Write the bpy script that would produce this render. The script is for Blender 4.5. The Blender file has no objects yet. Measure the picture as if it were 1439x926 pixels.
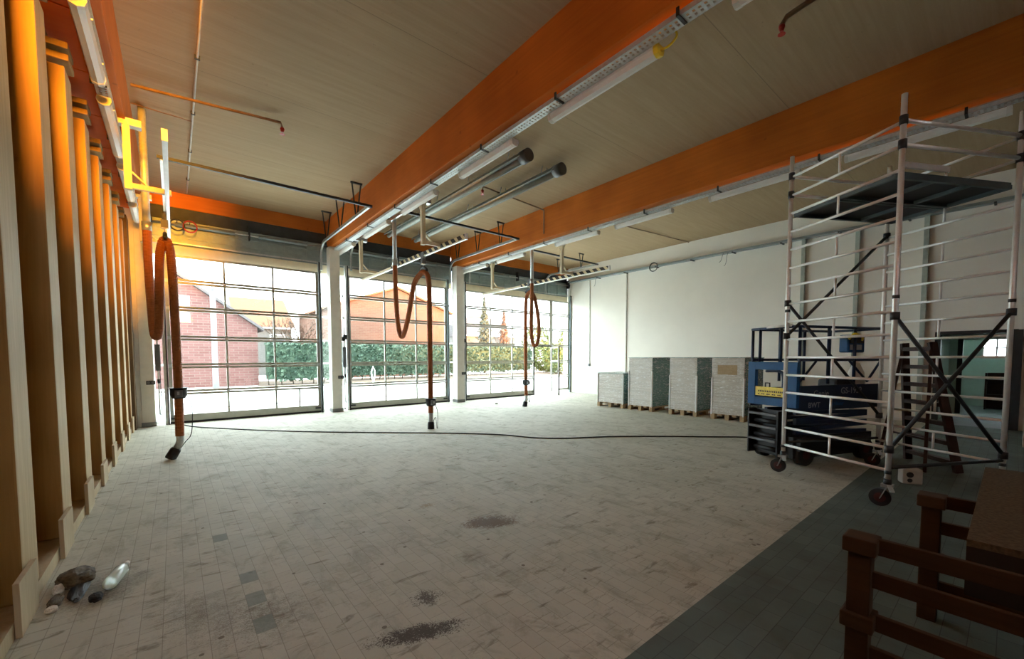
import bpy, bmesh, math, random
from mathutils import Vector, Matrix, noise
random.seed(7)
PI = math.pi
S = bpy.context.scene
COL = S.collection

# ------------------------------------------------------------------ camera
YAW, PITCH, ROLL = 0.687193911, 0.0504323287, -0.00211385
F_PX, CY = 577.745, 531.094
fwd = Vector((math.sin(YAW)*math.cos(PITCH), math.cos(YAW)*math.cos(PITCH), -math.sin(PITCH)))
rt0 = Vector((math.cos(YAW), -math.sin(YAW), 0))
up0 = rt0.cross(fwd)
rt = math.cos(ROLL)*rt0 + math.sin(ROLL)*up0
up = -math.sin(ROLL)*rt0 + math.cos(ROLL)*up0
cam = bpy.data.cameras.new('camera')
cam.sensor_fit = 'HORIZONTAL'; cam.sensor_width = 36.0
cam.lens = F_PX/1439*36
cam.shift_y = (CY-463)/1439
cam.clip_start = 0.02; cam.clip_end = 500
camo = bpy.data.objects.new('camera', cam); COL.objects.link(camo)
camo.matrix_world = Matrix(((rt.x, up.x, -fwd.x, 0), (rt.y, up.y, -fwd.y, 0), (rt.z, up.z, -fwd.z, 1.6), (0, 0, 0, 1)))
S.camera = camo

# ------------------------------------------------------------------ world, sun, exposure
W = bpy.data.worlds.new('sky'); S.world = W; W.use_nodes = True
bg = W.node_tree.nodes['Background']
bg.inputs[0].default_value = (0.86, 0.95, 1.0, 1); bg.inputs[1].default_value = 1.35
sun = bpy.data.lights.new('low_sun', 'SUN'); sun.energy = 4.2; sun.color = (1.0, 0.36, 0.01); sun.angle = math.radians(14)
suno = bpy.data.objects.new('low_sun', sun); COL.objects.link(suno)
suno.rotation_euler = Vector((-0.085, 1, 0.03)).to_track_quat('-Z', 'Y').to_euler()
S.view_settings.view_transform = 'Standard'; S.view_settings.look = 'None'
S.view_settings.exposure = 3.5; S.view_settings.gamma = 1.0
S.view_settings.use_curve_mapping = False
try:
    S.cycles.max_bounces = 10; S.cycles.diffuse_bounces = 7; S.cycles.transparent_max_bounces = 24
    S.cycles.sample_clamp_indirect = 6; S.cycles.use_denoising = True
except Exception: pass

# ------------------------------------------------------------------ materials
MATS = {}
def nt(name):
    m = bpy.data.materials.new(name); m.use_nodes = True
    n = m.node_tree; b = n.nodes['Principled BSDF']
    return m, n, b
def setspec(b, v):
    if 'Specular IOR Level' in b.inputs: b.inputs['Specular IOR Level'].default_value = v
def coords(n, scale=(1, 1, 1), rot=(0, 0, 0), kind='Object'):
    tc = n.nodes.new('ShaderNodeTexCoord'); mp = n.nodes.new('ShaderNodeMapping')
    mp.inputs['Scale'].default_value = scale; mp.inputs['Rotation'].default_value = rot
    n.links.new(tc.outputs[kind], mp.inputs['Vector']); return mp.outputs[0]
def noise_n(n, vec, scale, detail=3, rough=.55, dist=0):
    t = n.nodes.new('ShaderNodeTexNoise'); t.inputs['Scale'].default_value = scale
    t.inputs['Detail'].default_value = detail; t.inputs['Roughness'].default_value = rough; t.inputs['Distortion'].default_value = dist
    n.links.new(vec, t.inputs['Vector']); return t.outputs['Fac']
def ramp(n, fac, stops):
    r = n.nodes.new('ShaderNodeValToRGB'); e = r.color_ramp.elements
    while len(e) < len(stops): e.new(0.5)
    for i, (p, c) in enumerate(stops): e[i].position = p; e[i].color = (*c, 1) if len(c) == 3 else c
    n.links.new(fac, r.inputs[0]); return r.outputs[0]
def math_n(n, op, a, b=None, clamp=False):
    m = n.nodes.new('ShaderNodeMath'); m.operation = op; m.use_clamp = clamp
    for i, v in enumerate((a, b)):
        if v is None: continue
        if isinstance(v, (int, float)): m.inputs[i].default_value = v
        else: n.links.new(v, m.inputs[i])
    return m.outputs[0]
def mixc(n, fac, a, b, mode='MIX'):
    m = n.nodes.new('ShaderNodeMix'); m.data_type = 'RGBA'; m.blend_type = mode
    ins = [m.inputs[0], m.inputs[6], m.inputs[7]]
    for i, v in zip(ins, (fac, a, b)):
        if isinstance(v, (int, float)): i.default_value = v
        elif isinstance(v, tuple): i.default_value = (*v, 1) if len(v) == 3 else v
        else: n.links.new(v, i)
    return m.outputs[2]
def bump(n, b, h, strength=.3, dist=.01):
    bp = n.nodes.new('ShaderNodeBump'); bp.inputs['Strength'].default_value = strength; bp.inputs['Distance'].default_value = dist
    n.links.new(h, bp.inputs['Height']); n.links.new(bp.outputs[0], b.inputs['Normal'])
def plain(name, c, rough=.6, metal=0, var=.12, scale=6, spec=.4):
    m, n, b = nt(name); v = coords(n)
    f = noise_n(n, v, scale, 4)
    lo = tuple(x*(1-var) for x in c); hi = tuple(min(1, x*(1+var)) for x in c)
    n.links.new(ramp(n, f, [(.3, lo), (.7, hi)]), b.inputs['Base Color'])
    b.inputs['Roughness'].default_value = rough; b.inputs['Metallic'].default_value = metal; setspec(b, spec)
    MATS[name] = m; return m
def wood(name, a, c, grain=(.6, 14, 14), rough=.65, knots=True, seams=None, spec=.3):
    m, n, b = nt(name); v = coords(n, grain)
    f = noise_n(n, v, 2.2, 6, .6, .6)
    col = ramp(n, f, [(.25, a), (.72, c)])
    v2 = coords(n)
    if knots:
        vo = n.nodes.new('ShaderNodeTexVoronoi'); vo.inputs['Scale'].default_value = 2.4
        n.links.new(v2, vo.inputs['Vector'])
        k = ramp(n, vo.outputs['Distance'], [(.035, (1, 1, 1)), (.075, (0, 0, 0))])
        col = mixc(n, math_n(n, 'MULTIPLY', k, .65), col, tuple(x*.35 for x in a))
    big = noise_n(n, v2, .9, 2)
    col = mixc(n, .5, col, ramp(n, big, [(.35, tuple(x*.8 for x in a)), (.65, c)]))
    n.links.new(col, b.inputs['Base Color']); b.inputs['Roughness'].default_value = rough; setspec(b, spec)
    bump(n, b, f, .12, .004)
    MATS[name] = m; return m
plain('white_paint', (.80, .80, .77), .75, var=.03, scale=1.2, spec=.2)
plain('white_wall', (.88, .845, .77), .8, var=.035, scale=.8, spec=.2)
plain('column_paint', (.74, .72, .66), .7, var=.05)
plain('skirting_grey', (.23, .24, .24), .6)
plain('galvanised', (.52, .56, .57), .38, .75, .12, 20)
plain('galvanised_pale', (.62, .66, .67), .45, .45, .12, 16)
plain('aluminium', (.90, .91, .88), .35, .35, .06, 10)
plain('door_alu', (.46, .46, .40), .45, .35, .06, 8)
plain('door_alu_teal', (.30, .38, .38), .45, .3, .1, 8)
plain('black_rubber', (.018, .018, .02), .55)
plain('black_plastic', (.03, .033, .036), .45)
plain('dark_steel', (.05, .06, .065), .5, .4)
plain('grey_box', (.13, .14, .15), .5)
plain('cream_paint', (.78, .70, .50), .5, var=.05)
plain('luminaire', (.82, .80, .76), .35, var=.03)
plain('luminaire_end', (.70, .68, .62), .4)
plain('yellow_plastic', (.85, .62, .04), .4)
plain('yellow_sign', (.88, .70, .10), .45, var=.1, scale=30)
plain('heater_grey', (.24, .26, .24), .6, .1)
plain('heater_pipe', (.42, .44, .41), .6, .2)
plain('hose_orange', (.36, .115, .030), .55, var=.15, scale=18)
plain('sprinkler_red', (.5, .03, .02), .4)
plain('rust_pipe', (.26, .17, .10), .6, var=.25)
plain('conduit', (.55, .53, .47), .5)
plain('blue_paint', (.008, .085, .23), .6, var=.12, scale=5)
plain('blue_dark', (.010, .028, .075), .4, var=.2, scale=5)
plain('chassis_black', (.012, .013, .015), .45)
plain('decal_white', (.42, .44, .47), .5)
plain('wheel_red', (.07, .018, .018), .5)
plain('deck_black', (.020, .020, .024), .6)
plain('dark_frame', (.09, .12, .13), .5, .3)
plain('strip_green', (.42, .47, .42), .6)
plain('cable_black', (.02, .02, .02), .5)
plain('board_brown', (.10, .072, .045), .8, var=.35, scale=60, spec=.15)
plain('board_dark', (.02, .013, .01), .8)
plain('red_paint', (.35, .03, .03), .5)
plain('stool_wood', (.045, .018, .012), .6, var=.3)
plain('bag_brown', (.10, .075, .045), .8, var=.5, scale=25)
plain('paper_white', (.75, .72, .66), .8)
plain('concrete_out', (.62, .62, .60), .85, var=.08, scale=.3)
plain('roof_orange', (.14, .055, .022), .8, var=.2, scale=3)
plain('roof_dark', (.08, .07, .07), .8, var=.2, scale=3)
plain('gutter_white', (.8, .8, .8), .6)
plain('lamp_pole_white', (.16, .17, .19), .5)
plain('bark', (.07, .05, .035), .9, var=.2)
plain('bark_reddish', (.10, .05, .03), .9, var=.2)
plain('soil', (.12, .085, .06), .95, var=.3, scale=2)
plain('facade_pale', (.13, .12, .11), .8)
plain('window_dark', (.10, .12, .13), .3)
plain('door_frame_dark', (.025, .03, .035), .5)
plain('corridor_wall', (.62, .72, .66), .8, var=.04)
plain('back_wall', (.12, .10, .08), .85, var=.1, scale=1)
plain('header_dark', (.035, .045, .055), .6, var=.2)
plain('spring_steel', (.32, .38, .40), .4, .6)
plain('box_beige', (.5, .48, .42), .6)
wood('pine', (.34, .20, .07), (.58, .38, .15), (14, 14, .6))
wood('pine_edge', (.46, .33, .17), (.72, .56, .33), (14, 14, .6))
wood('pine_face_shaded', (.36, .19, .055), (.56, .33, .11), (14, 14, .6))
wood('pine_pale', (.40, .30, .17), (.60, .48, .31), (14, 14, 1.0))
wood('glulam', (.50, .125, .014), (.70, .20, .026), (9, .35, 9), spec=.25)
wood('glulam_x', (.46, .13, .018), (.60, .20, .035), (.35, 9, 9), spec=.25)
wood('soffit_red_glow', (.88, .14, .01), (.95, .22, .02), (.5, 6, 6), knots=False)
wood('pallet_wood', (.30, .20, .10), (.50, .36, .20), (2, 8, 8))
wood('dark_stained', (.030, .014, .006), (.085, .038, .013), (9, .8, 9), knots=False)
wood('sheathing', (.10, .06, .025), (.17, .10, .045), (2, 2, 2))

def make_glass(name, tint, refl=1.0):
    m = bpy.data.materials.new(name); m.use_nodes = True; n = m.node_tree
    for x in list(n.nodes): n.nodes.remove(x)
    o = n.nodes.new('ShaderNodeOutputMaterial'); mx = n.nodes.new('ShaderNodeMixShader')
    t = n.nodes.new('ShaderNodeBsdfTransparent'); t.inputs[0].default_value = (*tint, 1)
    g = n.nodes.new('ShaderNodeBsdfGlossy'); g.inputs['Roughness'].default_value = .02
    fr = n.nodes.new('ShaderNodeLayerWeight'); fr.inputs['Blend'].default_value = .5
    n.links.new(math_n(n, 'ADD', math_n(n, 'MULTIPLY', math_n(n, 'POWER', fr.outputs['Facing'], 5.0), .85*refl), .04*refl), mx.inputs[0])
    n.links.new(t.outputs[0], mx.inputs[1]); n.links.new(g.outputs[0], mx.inputs[2]); n.links.new(mx.outputs[0], o.inputs[0])
    MATS[name] = m
make_glass('glass', (.93, .97, .96))
make_glass('glass_header', (.20, .30, .31))

def make_wrap(name, base, dark):
    # stretch-wrapped board stacks: many thin layers seen through glossy film
    m, n, b = nt(name)
    v = coords(n, (.8, .8, 70)); f = noise_n(n, v, 1.5, 3, .6)
    col = ramp(n, f, [(.3, dark), (.65, base)])
    v2 = coords(n, (3, 3, 14)); w = noise_n(n, v2, 2.5, 5, .7, 1.5)
    col = mixc(n, ramp(n, w, [(.52, (0, 0, 0)), (.66, (.8, .8, .8))]), col, (.86, .88, .88))  # whitish streaks: film highlights painted into the base colour
    n.links.new(col, b.inputs['Base Color']); b.inputs['Roughness'].default_value = .25; setspec(b, .7)
    bump(n, b, w, .35, .02); MATS[name] = m
make_wrap('wrapped_boards', (.60, .55, .47), (.40, .36, .30))
make_wrap('wrapped_boards_shaded', (.10, .24, .22), (.05, .14, .14))

def make_floor():
    m, n, b = nt('floor_pavers')
    tc = n.nodes.new('ShaderNodeTexCoord'); sep = n.nodes.new('ShaderNodeSeparateXYZ'); n.links.new(tc.outputs['Object'], sep.inputs[0])
    X, Y = sep.outputs[0], sep.outputs[1]
    def brick(swap, rw, bw):
        cb = n.nodes.new('ShaderNodeCombineXYZ')
        n.links.new(Y if swap else X, cb.inputs[0]); n.links.new(X if swap else Y, cb.inputs[1])
        t = n.nodes.new('ShaderNodeTexBrick'); t.inputs['Scale'].default_value = 1; t.inputs['Mortar Size'].default_value = .0022
        t.inputs['Mortar Smooth'].default_value = .3; t.inputs['Brick Width'].default_value = bw; t.inputs['Row Height'].default_value = rw
        t.inputs['Color1'].default_value = (0, 0, 0, 1); t.inputs['Color2'].default_value = (1, 1, 1, 1); t.inputs['Mortar'].default_value = (.5, .5, .5, 1)
        n.links.new(cb.outputs[0], t.inputs['Vector']); return t
    main = brick(True, .105, .17); band = brick(False, .105, .21)
    v = coords(n)
    n1 = noise_n(n, v, .55, 4); n2 = noise_n(n, v, 3.5, 5, .65); n3 = noise_n(n, v, 22, 3)
    tile = math_n(n, 'MULTIPLY', main.outputs['Color'], 1)
    col = ramp(n, n1, [(.3, (.455, .445, .36)), (.7, (.56, .54, .455))])
    col = mixc(n, .17, col, ramp(n, tile, [(0, (.30, .295, .23)), (1, (.58, .565, .48))]))
    # dust and scuffs
    sc = noise_n(n, coords(n, (1.4, .8, 1), (0, 0, .5)), 2.6, 8, .75, .6)
    col = mixc(n, ramp(n, sc, [(.50, (0, 0, 0)), (.66, (.55, .55, .55))]), col, (.235, .215, .155))
    sp = noise_n(n, v, 9, 7, .8)
    vo = n.nodes.new('ShaderNodeTexVoronoi'); vo.inputs['Scale'].default_value = 5.5; n.links.new(v, vo.inputs['Vector'])
    grit = math_n(n, 'MULTIPLY', math_n(n, 'LESS_THAN', vo.outputs['Distance'], .085), math_n(n, 'GREATER_THAN', noise_n(n, v, 1.7, 2), .52))
    col = mixc(n, math_n(n, 'MULTIPLY', grit, .75), col, (.10, .08, .055))
    streak = noise_n(n, coords(n, (1, 3.2, 1), (0, 0, -.35)), 3.3, 6, .7, .5)
    col = mixc(n, ramp(n, streak, [(.57, (0, 0, 0)), (.68, (.75, .75, .75))]), col, (.17, .15, .10))
    # mortar
    col = mixc(n, math_n(n, 'MULTIPLY', main.outputs['Fac'], .5), col, (.17, .15, .12))
    # stains (soil and oil marks lying on the pavers)
    def blob(cx, cy, rx, ry, rot, lo, hi, sc_, c, k):
        nonlocal col
        dx = math_n(n, 'SUBTRACT', X, cx); dy = math_n(n, 'SUBTRACT', Y, cy)
        ca, sa = math.cos(rot), math.sin(rot)
        u = math_n(n, 'DIVIDE', math_n(n, 'ADD', math_n(n, 'MULTIPLY', dx, ca), math_n(n, 'MULTIPLY', dy, sa)), rx)
        w = math_n(n, 'DIVIDE', math_n(n, 'SUBTRACT', math_n(n, 'MULTIPLY', dy, ca), math_n(n, 'MULTIPLY', dx, sa)), ry)
        d = math_n(n, 'SQRT', math_n(n, 'ADD', math_n(n, 'MULTIPLY', u, u), math_n(n, 'MULTIPLY', w, w)))
        fall = math_n(n, 'SUBTRACT', 1.0, d, True)
        q = math_n(n, 'MULTIPLY', math_n(n, 'MULTIPLY', fall, noise_n(n, v, sc_, 8, .8, .6)), math_n(n, 'MULTIPLY', noise_n(n, v, sc_*6, 3, .7), 2.0))
        col = mixc(n, math_n(n, 'MULTIPLY', ramp(n, q, [(lo, (0, 0, 0)), (hi, (1, 1, 1))]), k), col, c)
    blob(2.33, 3.17, .46, .26, -.5, .16, .30, 7, (.13, .075, .035), .95)
    blob(2.06, 3.95, .25, .18, 0, .28, .45, 9, (.30, .20, .10), .7)
    blob(1.05, 2.13, .55, .17, -.35, .25, .34, 16, (.045, .032, .02), .95)
    blob(1.25, 2.42, .30, .25, 0, .33, .42, 14, (.06, .045, .03), .9)
    blob(.35, 2.9, .9, .9, .3, .34, .60, 16, (.15, .125, .09), .7)
    blob(.05, 3.2, .6, 1.1, .3, .34, .60, 20, (.15, .125, .09), .6)
    blob(1.2, 5.2, .8, .35, -.3, .36, .48, 9, (.30, .27, .21), .6)
    blob(-.45, 3.95, .42, .5, -.3, .18, .46, 10, (.13, .12, .11), .7)
    # darker pavers
    for (cx, cy, hx, hy) in ((.3675, 3.485, .052, .084), (.3675, 3.145, .052, .084), (.3675, 2.805, .052, .084), (.2625, 4.42, .052, .084)):
        ax = math_n(n, 'LESS_THAN', math_n(n, 'ABSOLUTE', math_n(n, 'SUBTRACT', X, cx)), hx)
        ay = math_n(n, 'LESS_THAN', math_n(n, 'ABSOLUTE', math_n(n, 'SUBTRACT', Y, cy)), hy)
        col = mixc(n, math_n(n, 'MULTIPLY', math_n(n, 'MULTIPLY', ax, ay), .75), col, (.20, .235, .20))
    # darker band of pavers at the rear of the hall
    bc = ramp(n, band.outputs['Color'], [(0, (.10, .13, .115)), (1, (.13, .165, .145))])
    bc = mixc(n, ramp(n, noise_n(n, v, 2.2, 5), [(.45, (0, 0, 0)), (.7, (.6, .6, .6))]), bc, (.085, .09, .075))
    bc = mixc(n, math_n(n, 'MULTIPLY', band.outputs['Fac'], .6), bc, (.03, .03, .028))
    col = mixc(n, math_n(n, 'LESS_THAN', Y, 1.25), col, bc)
    n.links.new(col, b.inputs['Base Color'])
    rr = ramp(n, n2, [(.3, (.62, .62, .62)), (.7, (.82, .82, .82))]); n.links.new(rr, b.inputs['Roughness']); setspec(b, .28)
    bump(n, b, math_n(n, 'SUBTRACT', math_n(n, 'MULTIPLY', n3, .25), main.outputs['Fac']), .25, .004)
    MATS['floor_pavers'] = m
make_floor()
def make_ceiling():
    m, n, b = nt('clt_ceiling')
    f = noise_n(n, coords(n, (.5, 9, 9)), 1.6, 6, .65, .4)
    col = ramp(n, f, [(.3, (.36, .255, .145)), (.7, (.42, .31, .19))])
    v = coords(n); sp = noise_n(n, v, 14, 6, .7)
    col = mixc(n, ramp(n, sp, [(.64, (0, 0, 0)), (.72, (.6, .6, .6))]), col, (.20, .14, .09))
    tc = n.nodes.new('ShaderNodeTexCoord'); sep = n.nodes.new('ShaderNodeSeparateXYZ'); n.links.new(tc.outputs['Object'], sep.inputs[0])
    q = math_n(n, 'ABSOLUTE', math_n(n, 'SUBTRACT', math_n(n, 'FRACT', math_n(n, 'DIVIDE', sep.outputs[1], 2.45)), .5))
    col = mixc(n, math_n(n, 'MULTIPLY', math_n(n, 'GREATER_THAN', q, .4975), .5), col, (.16, .12, .08))
    n.links.new(col, b.inputs['Base Color']); b.inputs['Roughness'].default_value = .8; setspec(b, .2)
    MATS['clt_ceiling'] = m
make_ceiling()
def make_brick(name, c1, c2, mort):
    m, n, b = nt(name)
    tc = n.nodes.new('ShaderNodeTexCoord'); sep = n.nodes.new('ShaderNodeSeparateXYZ'); n.links.new(tc.outputs['Object'], sep.inputs[0])
    cb = n.nodes.new('ShaderNodeCombineXYZ'); n.links.new(math_n(n, 'ADD', sep.outputs[0], sep.outputs[1]), cb.inputs[0]); n.links.new(sep.outputs[2], cb.inputs[1])
    t = n.nodes.new('ShaderNodeTexBrick'); t.inputs['Scale'].default_value = 1; t.inputs['Brick Width'].default_value = .45; t.inputs['Row Height'].default_value = .14
    t.inputs['Mortar Size'].default_value = .012
    t.inputs['Color1'].default_value = (*c1, 1); t.inputs['Color2'].default_value = (*c2, 1); t.inputs['Mortar'].default_value = (*mort, 1)
    n.links.new(cb.outputs[0], t.inputs['Vector']); n.links.new(t.outputs[0], b.inputs['Base Color']); b.inputs['Roughness'].default_value = .9
    MATS[name] = m
make_brick('brick_red', (.095, .036, .03), (.125, .055, .048), (.13, .09, .08))
make_brick('brick_orange', (.11, .042, .025), (.13, .055, .035), (.13, .09, .06))
def make_stripes():
    m, n, b = nt('hazard_stripes')
    tc = n.nodes.new('ShaderNodeTexCoord'); sep = n.nodes.new('ShaderNodeSeparateXYZ'); n.links.new(tc.outputs['Object'], sep.inputs[0])
    s = math_n(n, 'SUBTRACT', sep.outputs[1], math_n(n, 'MULTIPLY', sep.outputs[2], 1.0))
    q = math_n(n, 'FRACT', math_n(n, 'DIVIDE', s, .235))
    n.links.new(mixc(n, math_n(n, 'GREATER_THAN', q, .42), (.78, .68, .42), (.008, .008, .008)), b.inputs['Base Color']); b.inputs['Roughness'].default_value = .5
    MATS['hazard_stripes'] = m
make_stripes()
def make_leaf(name, a, c):
    m, n, b = nt(name); f = noise_n(n, coords(n), 3, 4)
    n.links.new(ramp(n, f, [(.35, a), (.65, c)]), b.inputs['Base Color']); b.inputs['Roughness'].default_value = .7; MATS[name] = m
make_leaf('hedge_leaf', (.012, .036, .020), (.05, .085, .05))
make_leaf('conifer_leaf', (.05, .065, .055), (.08, .10, .08))
make_leaf('bush_leaf', (.06, .085, .015), (.12, .14, .04))
make_leaf('autumn_leaf', (.12, .075, .06), (.16, .11, .09))
m, n, b = nt('bottle_plastic'); b.inputs['Base Color'].default_value = (.85, .95, .9, 1); b.inputs['Roughness'].default_value = .08
b.inputs['Transmission Weight'].default_value = .45; b.inputs['IOR'].default_value = 1.2; MATS['bottle_plastic'] = m

# ------------------------------------------------------------------ mesh helpers
class MB:
    def __init__(s): s.bm = bmesh.new()
    def box(s, x0, x1, y0, y1, z0, z1):
        v = [s.bm.verts.new(p) for p in ((x0,y0,z0),(x1,y0,z0),(x1,y1,z0),(x0,y1,z0),(x0,y0,z1),(x1,y0,z1),(x1,y1,z1),(x0,y1,z1))]
        for f in ((3,2,1,0),(4,5,6,7),(0,1,5,4),(1,2,6,5),(2,3,7,6),(3,0,4,7)): s.bm.faces.new([v[i] for i in f])
        return s
    def frame_at(s, d, hint=None):
        d = d.normalized(); h = Vector(hint) if hint else (Vector((0,0,1)) if abs(d.z) < .9 else Vector((0,1,0)))
        a = d.cross(h)
        if a.length < 1e-6: a = d.cross(Vector((1,0,0)))
        a.normalize(); return a, a.cross(d).normalized()
    def bar(s, p, q, w, h, hint=None):
        p, q = Vector(p), Vector(q); a, b = s.frame_at(q-p, hint)
        v = []
        for c in (p, q):
            for sa, sb in ((-1,-1),(1,-1),(1,1),(-1,1)): v.append(s.bm.verts.new(c + a*sa*w/2 + b*sb*h/2))
        for f in ((0,1,2,3),(7,6,5,4),(0,4,5,1),(1,5,6,2),(2,6,7,3),(3,7,4,0)): s.bm.faces.new([v[i] for i in f])
        return s
    def tube(s, pts, r, n=10, smooth=True):
        pts = [Vector(p) for p in pts]; rr = r if isinstance(r, (list, tuple)) else [r]*len(pts)
        rings = []; a = None
        for i, p in enumerate(pts):
            d = (pts[min(i+1, len(pts)-1)] - pts[max(i-1, 0)]).normalized()
            if a is None: a, b = s.frame_at(d)
            else:
                a = (a - d*a.dot(d)).normalized()
            b = d.cross(a)
            rings.append([s.bm.verts.new(p + (a*math.cos(2*PI*k/n) + b*math.sin(2*PI*k/n))*rr[i]) for k in range(n)])
        for i in range(len(rings)-1):
            for k in range(n):
                f = s.bm.faces.new((rings[i][k], rings[i][(k+1)%n], rings[i+1][(k+1)%n], rings[i+1][k])); f.smooth = smooth
        s.bm.faces.new(list(reversed(rings[0]))); s.bm.faces.new(rings[-1]); return s
    def quad(s, *p):
        s.bm.faces.new([s.bm.verts.new(q) for q in p]); return s
    def prism(s, poly, axis, t0, t1):
        # poly in the two other axes, extruded along axis
        def P(u, v, t): return {'x': (t,u,v), 'y': (u,t,v), 'z': (u,v,t)}[axis]
        A = [s.bm.verts.new(P(u,v,t0)) for u,v in poly]; B = [s.bm.verts.new(P(u,v,t1)) for u,v in poly]
        s.bm.faces.new(A); s.bm.faces.new(B[::-1]); k = len(poly)
        for i in range(k): s.bm.faces.new((A[i], B[i], B[(i+1)%k], A[(i+1)%k]))
        return s
    def build(s, name, mat, parent=None, bevel=0, loc=None):
        bmesh.ops.recalc_face_normals(s.bm, faces=s.bm.faces[:])
        me = bpy.data.meshes.new(name)
        if bevel: bmesh.ops.bevel(s.bm, geom=s.bm.edges[:], offset=bevel, segments=2, affect='EDGES', profile=.6)
        s.bm.to_mesh(me); s.bm.free()
        me.materials.append(MATS[mat] if isinstance(mat, str) else mat)
        o = bpy.data.objects.new(name, me); COL.objects.link(o)
        if parent: o.parent = parent
        if loc: o.location = loc
        return o
def tag(o, label=None, cat=None, group=None, kind=None):
    if label: o['label'] = label
    if cat: o['category'] = cat
    if group: o['group'] = group
    if kind: o['kind'] = kind
    return o
def empty(name, loc=(0,0,0), rz=0):
    o = bpy.data.objects.new(name, None); COL.objects.link(o); o.location = loc; o.rotation_euler = (0,0,rz); o.empty_display_size = .1; return o
def box(name, mat, x0, x1, y0, y1, z0, z1, parent=None, bevel=0): return MB().box(x0,x1,y0,y1,z0,z1).build(name, mat, parent, bevel)
def structure(o): o['kind'] = 'structure'; return o
def arc(c, r, a0, a1, n, plane='yz'):
    out = []
    for i in range(n+1):
        a = a0 + (a1-a0)*i/n; u, v = r*math.cos(a), r*math.sin(a)
        out.append((c[0], c[1]+u, c[2]+v) if plane == 'yz' else (c[0]+u, c[1], c[2]+v) if plane == 'xz' else (c[0]+u, c[1]+v, c[2]))
    return out
def smooth_path(ctrl, step=.05):
    P = [Vector(p) for p in ctrl]; P = [2*P[0]-P[1]] + P + [2*P[-1]-P[-2]]; out = []
    for i in range(1, len(P)-2):
        p0, p1, p2, p3 = P[i-1:i+3]; k = max(2, int((p2-p1).length/step))
        for j in range(k):
            t = j/k; out.append(.5*((2*p1) + (-p0+p2)*t + (2*p0-5*p1+4*p2-p3)*t*t + (-p0+3*p1-3*p2+p3)*t**3))
    out.append(P[-2]); return out

# ------------------------------------------------------------------ setting: shell
YD = 12.9; ZC = 5.6; XR = 14.0; YB = -6.0
structure(box('floor', 'floor_pavers', -2.0, XR+.02, YB-.3, 13.3, -.12, 0))
structure(box('ceiling', 'clt_ceiling', -2.0, 22, YB-.3, 13.4, ZC, ZC+.25))
# right wall with corridor opening (Y 0.07..1.14, up to 2.13)
w = MB(); w.box(XR, XR+.2, 1.14, 13.3, 0, ZC); w.box(XR, XR+.2, YB, .02, 0, ZC); w.box(XR, XR+.2, .02, 1.14, 2.13, ZC)
structure(w.build('wall_right', 'white_wall'))
structure(box('baseboard_right', 'white_paint', XR-.015, XR, 1.2, 12.9, 0, .07))
# back wall with a clerestory opening high up
w = MB(); w.box(-2, 22, YB-.3, YB, 0, 3.75); w.box(-2, 22, YB-.3, YB, 5.4, ZC); w.box(.85, 22, YB-.3, YB, 3.75, 5.4); w.box(-2, -.75, YB-.3, YB, 3.75, 5.4)
structure(w.build('wall_back', 'back_wall'))
structure(box('wall_left', 'sheathing', -1.45, -1.32, YB, 12.6, 0, ZC))
w = MB(); w.box(-2, -.62, 12.75, 13.2, 0, ZC)
structure(w.build('wall_front', 'column_paint'))
structure(box('trim_1', 'sheathing', -1.0, -.70, 12.3, 12.74, 0, 4.7))
# soffit boards above the left studs, red glow of the light put into their colour
sf = MB()
for k in range(-4, 12):
    y0 = 1.25 + 1.155*(k-1)
    if y0 > 12.5: break
    sf.box(-1.32, -.62, y0+.012, min(y0+1.143, 12.7), 4.95, 5.02)
structure(sf.build('trim_2', 'soffit_red_glow'))

# beams
bx = ((-.62, -.40), (3.58, 3.80), (7.80, 8.02))
blab = ('orange glulam roof beam above the timber stud row', 'orange glulam roof beam landing on the column between first and middle doors', 'orange glulam roof beam landing on the column beside the wicket-door bay')
for (x0, x1), l in zip(bx, blab):
    tag(box('roof_beam', 'glulam', x0, x1, YB, 12.95, 4.79, ZC, bevel=.008), l, 'beam', 'orange roof beams')
tag(box('lintel_beam', 'glulam_x', -2, XR, 13.0, 13.25, 5.24, ZC), 'orange glulam lintel beam running above all three doors', 'beam')

# ------------------------------------------------------------------ columns
def column(x0, x1, y0, y1, label, sock=None):
    r = empty('column', ((x0+x1)/2, (y0+y1)/2, 0)); tag(r, label, 'column', 'white columns between the doors')
    cx, cy = r.location.x, r.location.y
    box('shaft', 'column_paint', x0-cx, x1-cx, y0-cy, y1-cy, .1, 4.79, r, .006)
    box('base_skirting', 'skirting_grey', x0-cx-.012, x1-cx+.012, y0-cy-.012, y1-cy+.012, 0, .1, r)
    s = box('socket', 'black_plastic', -.09 if sock is None else sock, (.07 if sock is None else sock+.16), y0-cy-.03, y0-cy, .98, 1.07, r, .006)
    m = MB()
    for dx in (.04, .12): m.tube([(s.bound_box[0][0]+dx, y0-cy-.036, 1.025), (s.bound_box[0][0]+dx, y0-cy-.028, 1.025)], .028, 12)
    m.build('socket_cover', 'grey_box', s)
    return r
column(-.62, -.38, 12.72, 13.0, 'white wall column at the end of the stud row', -.02)
column(3.54, 3.82, 12.55, 12.85, 'white square column between the first two doors', .02)
column(7.72, 8.02, 12.45, 12.75, 'white square column between the middle door and the wicket-door bay', .03)

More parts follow.
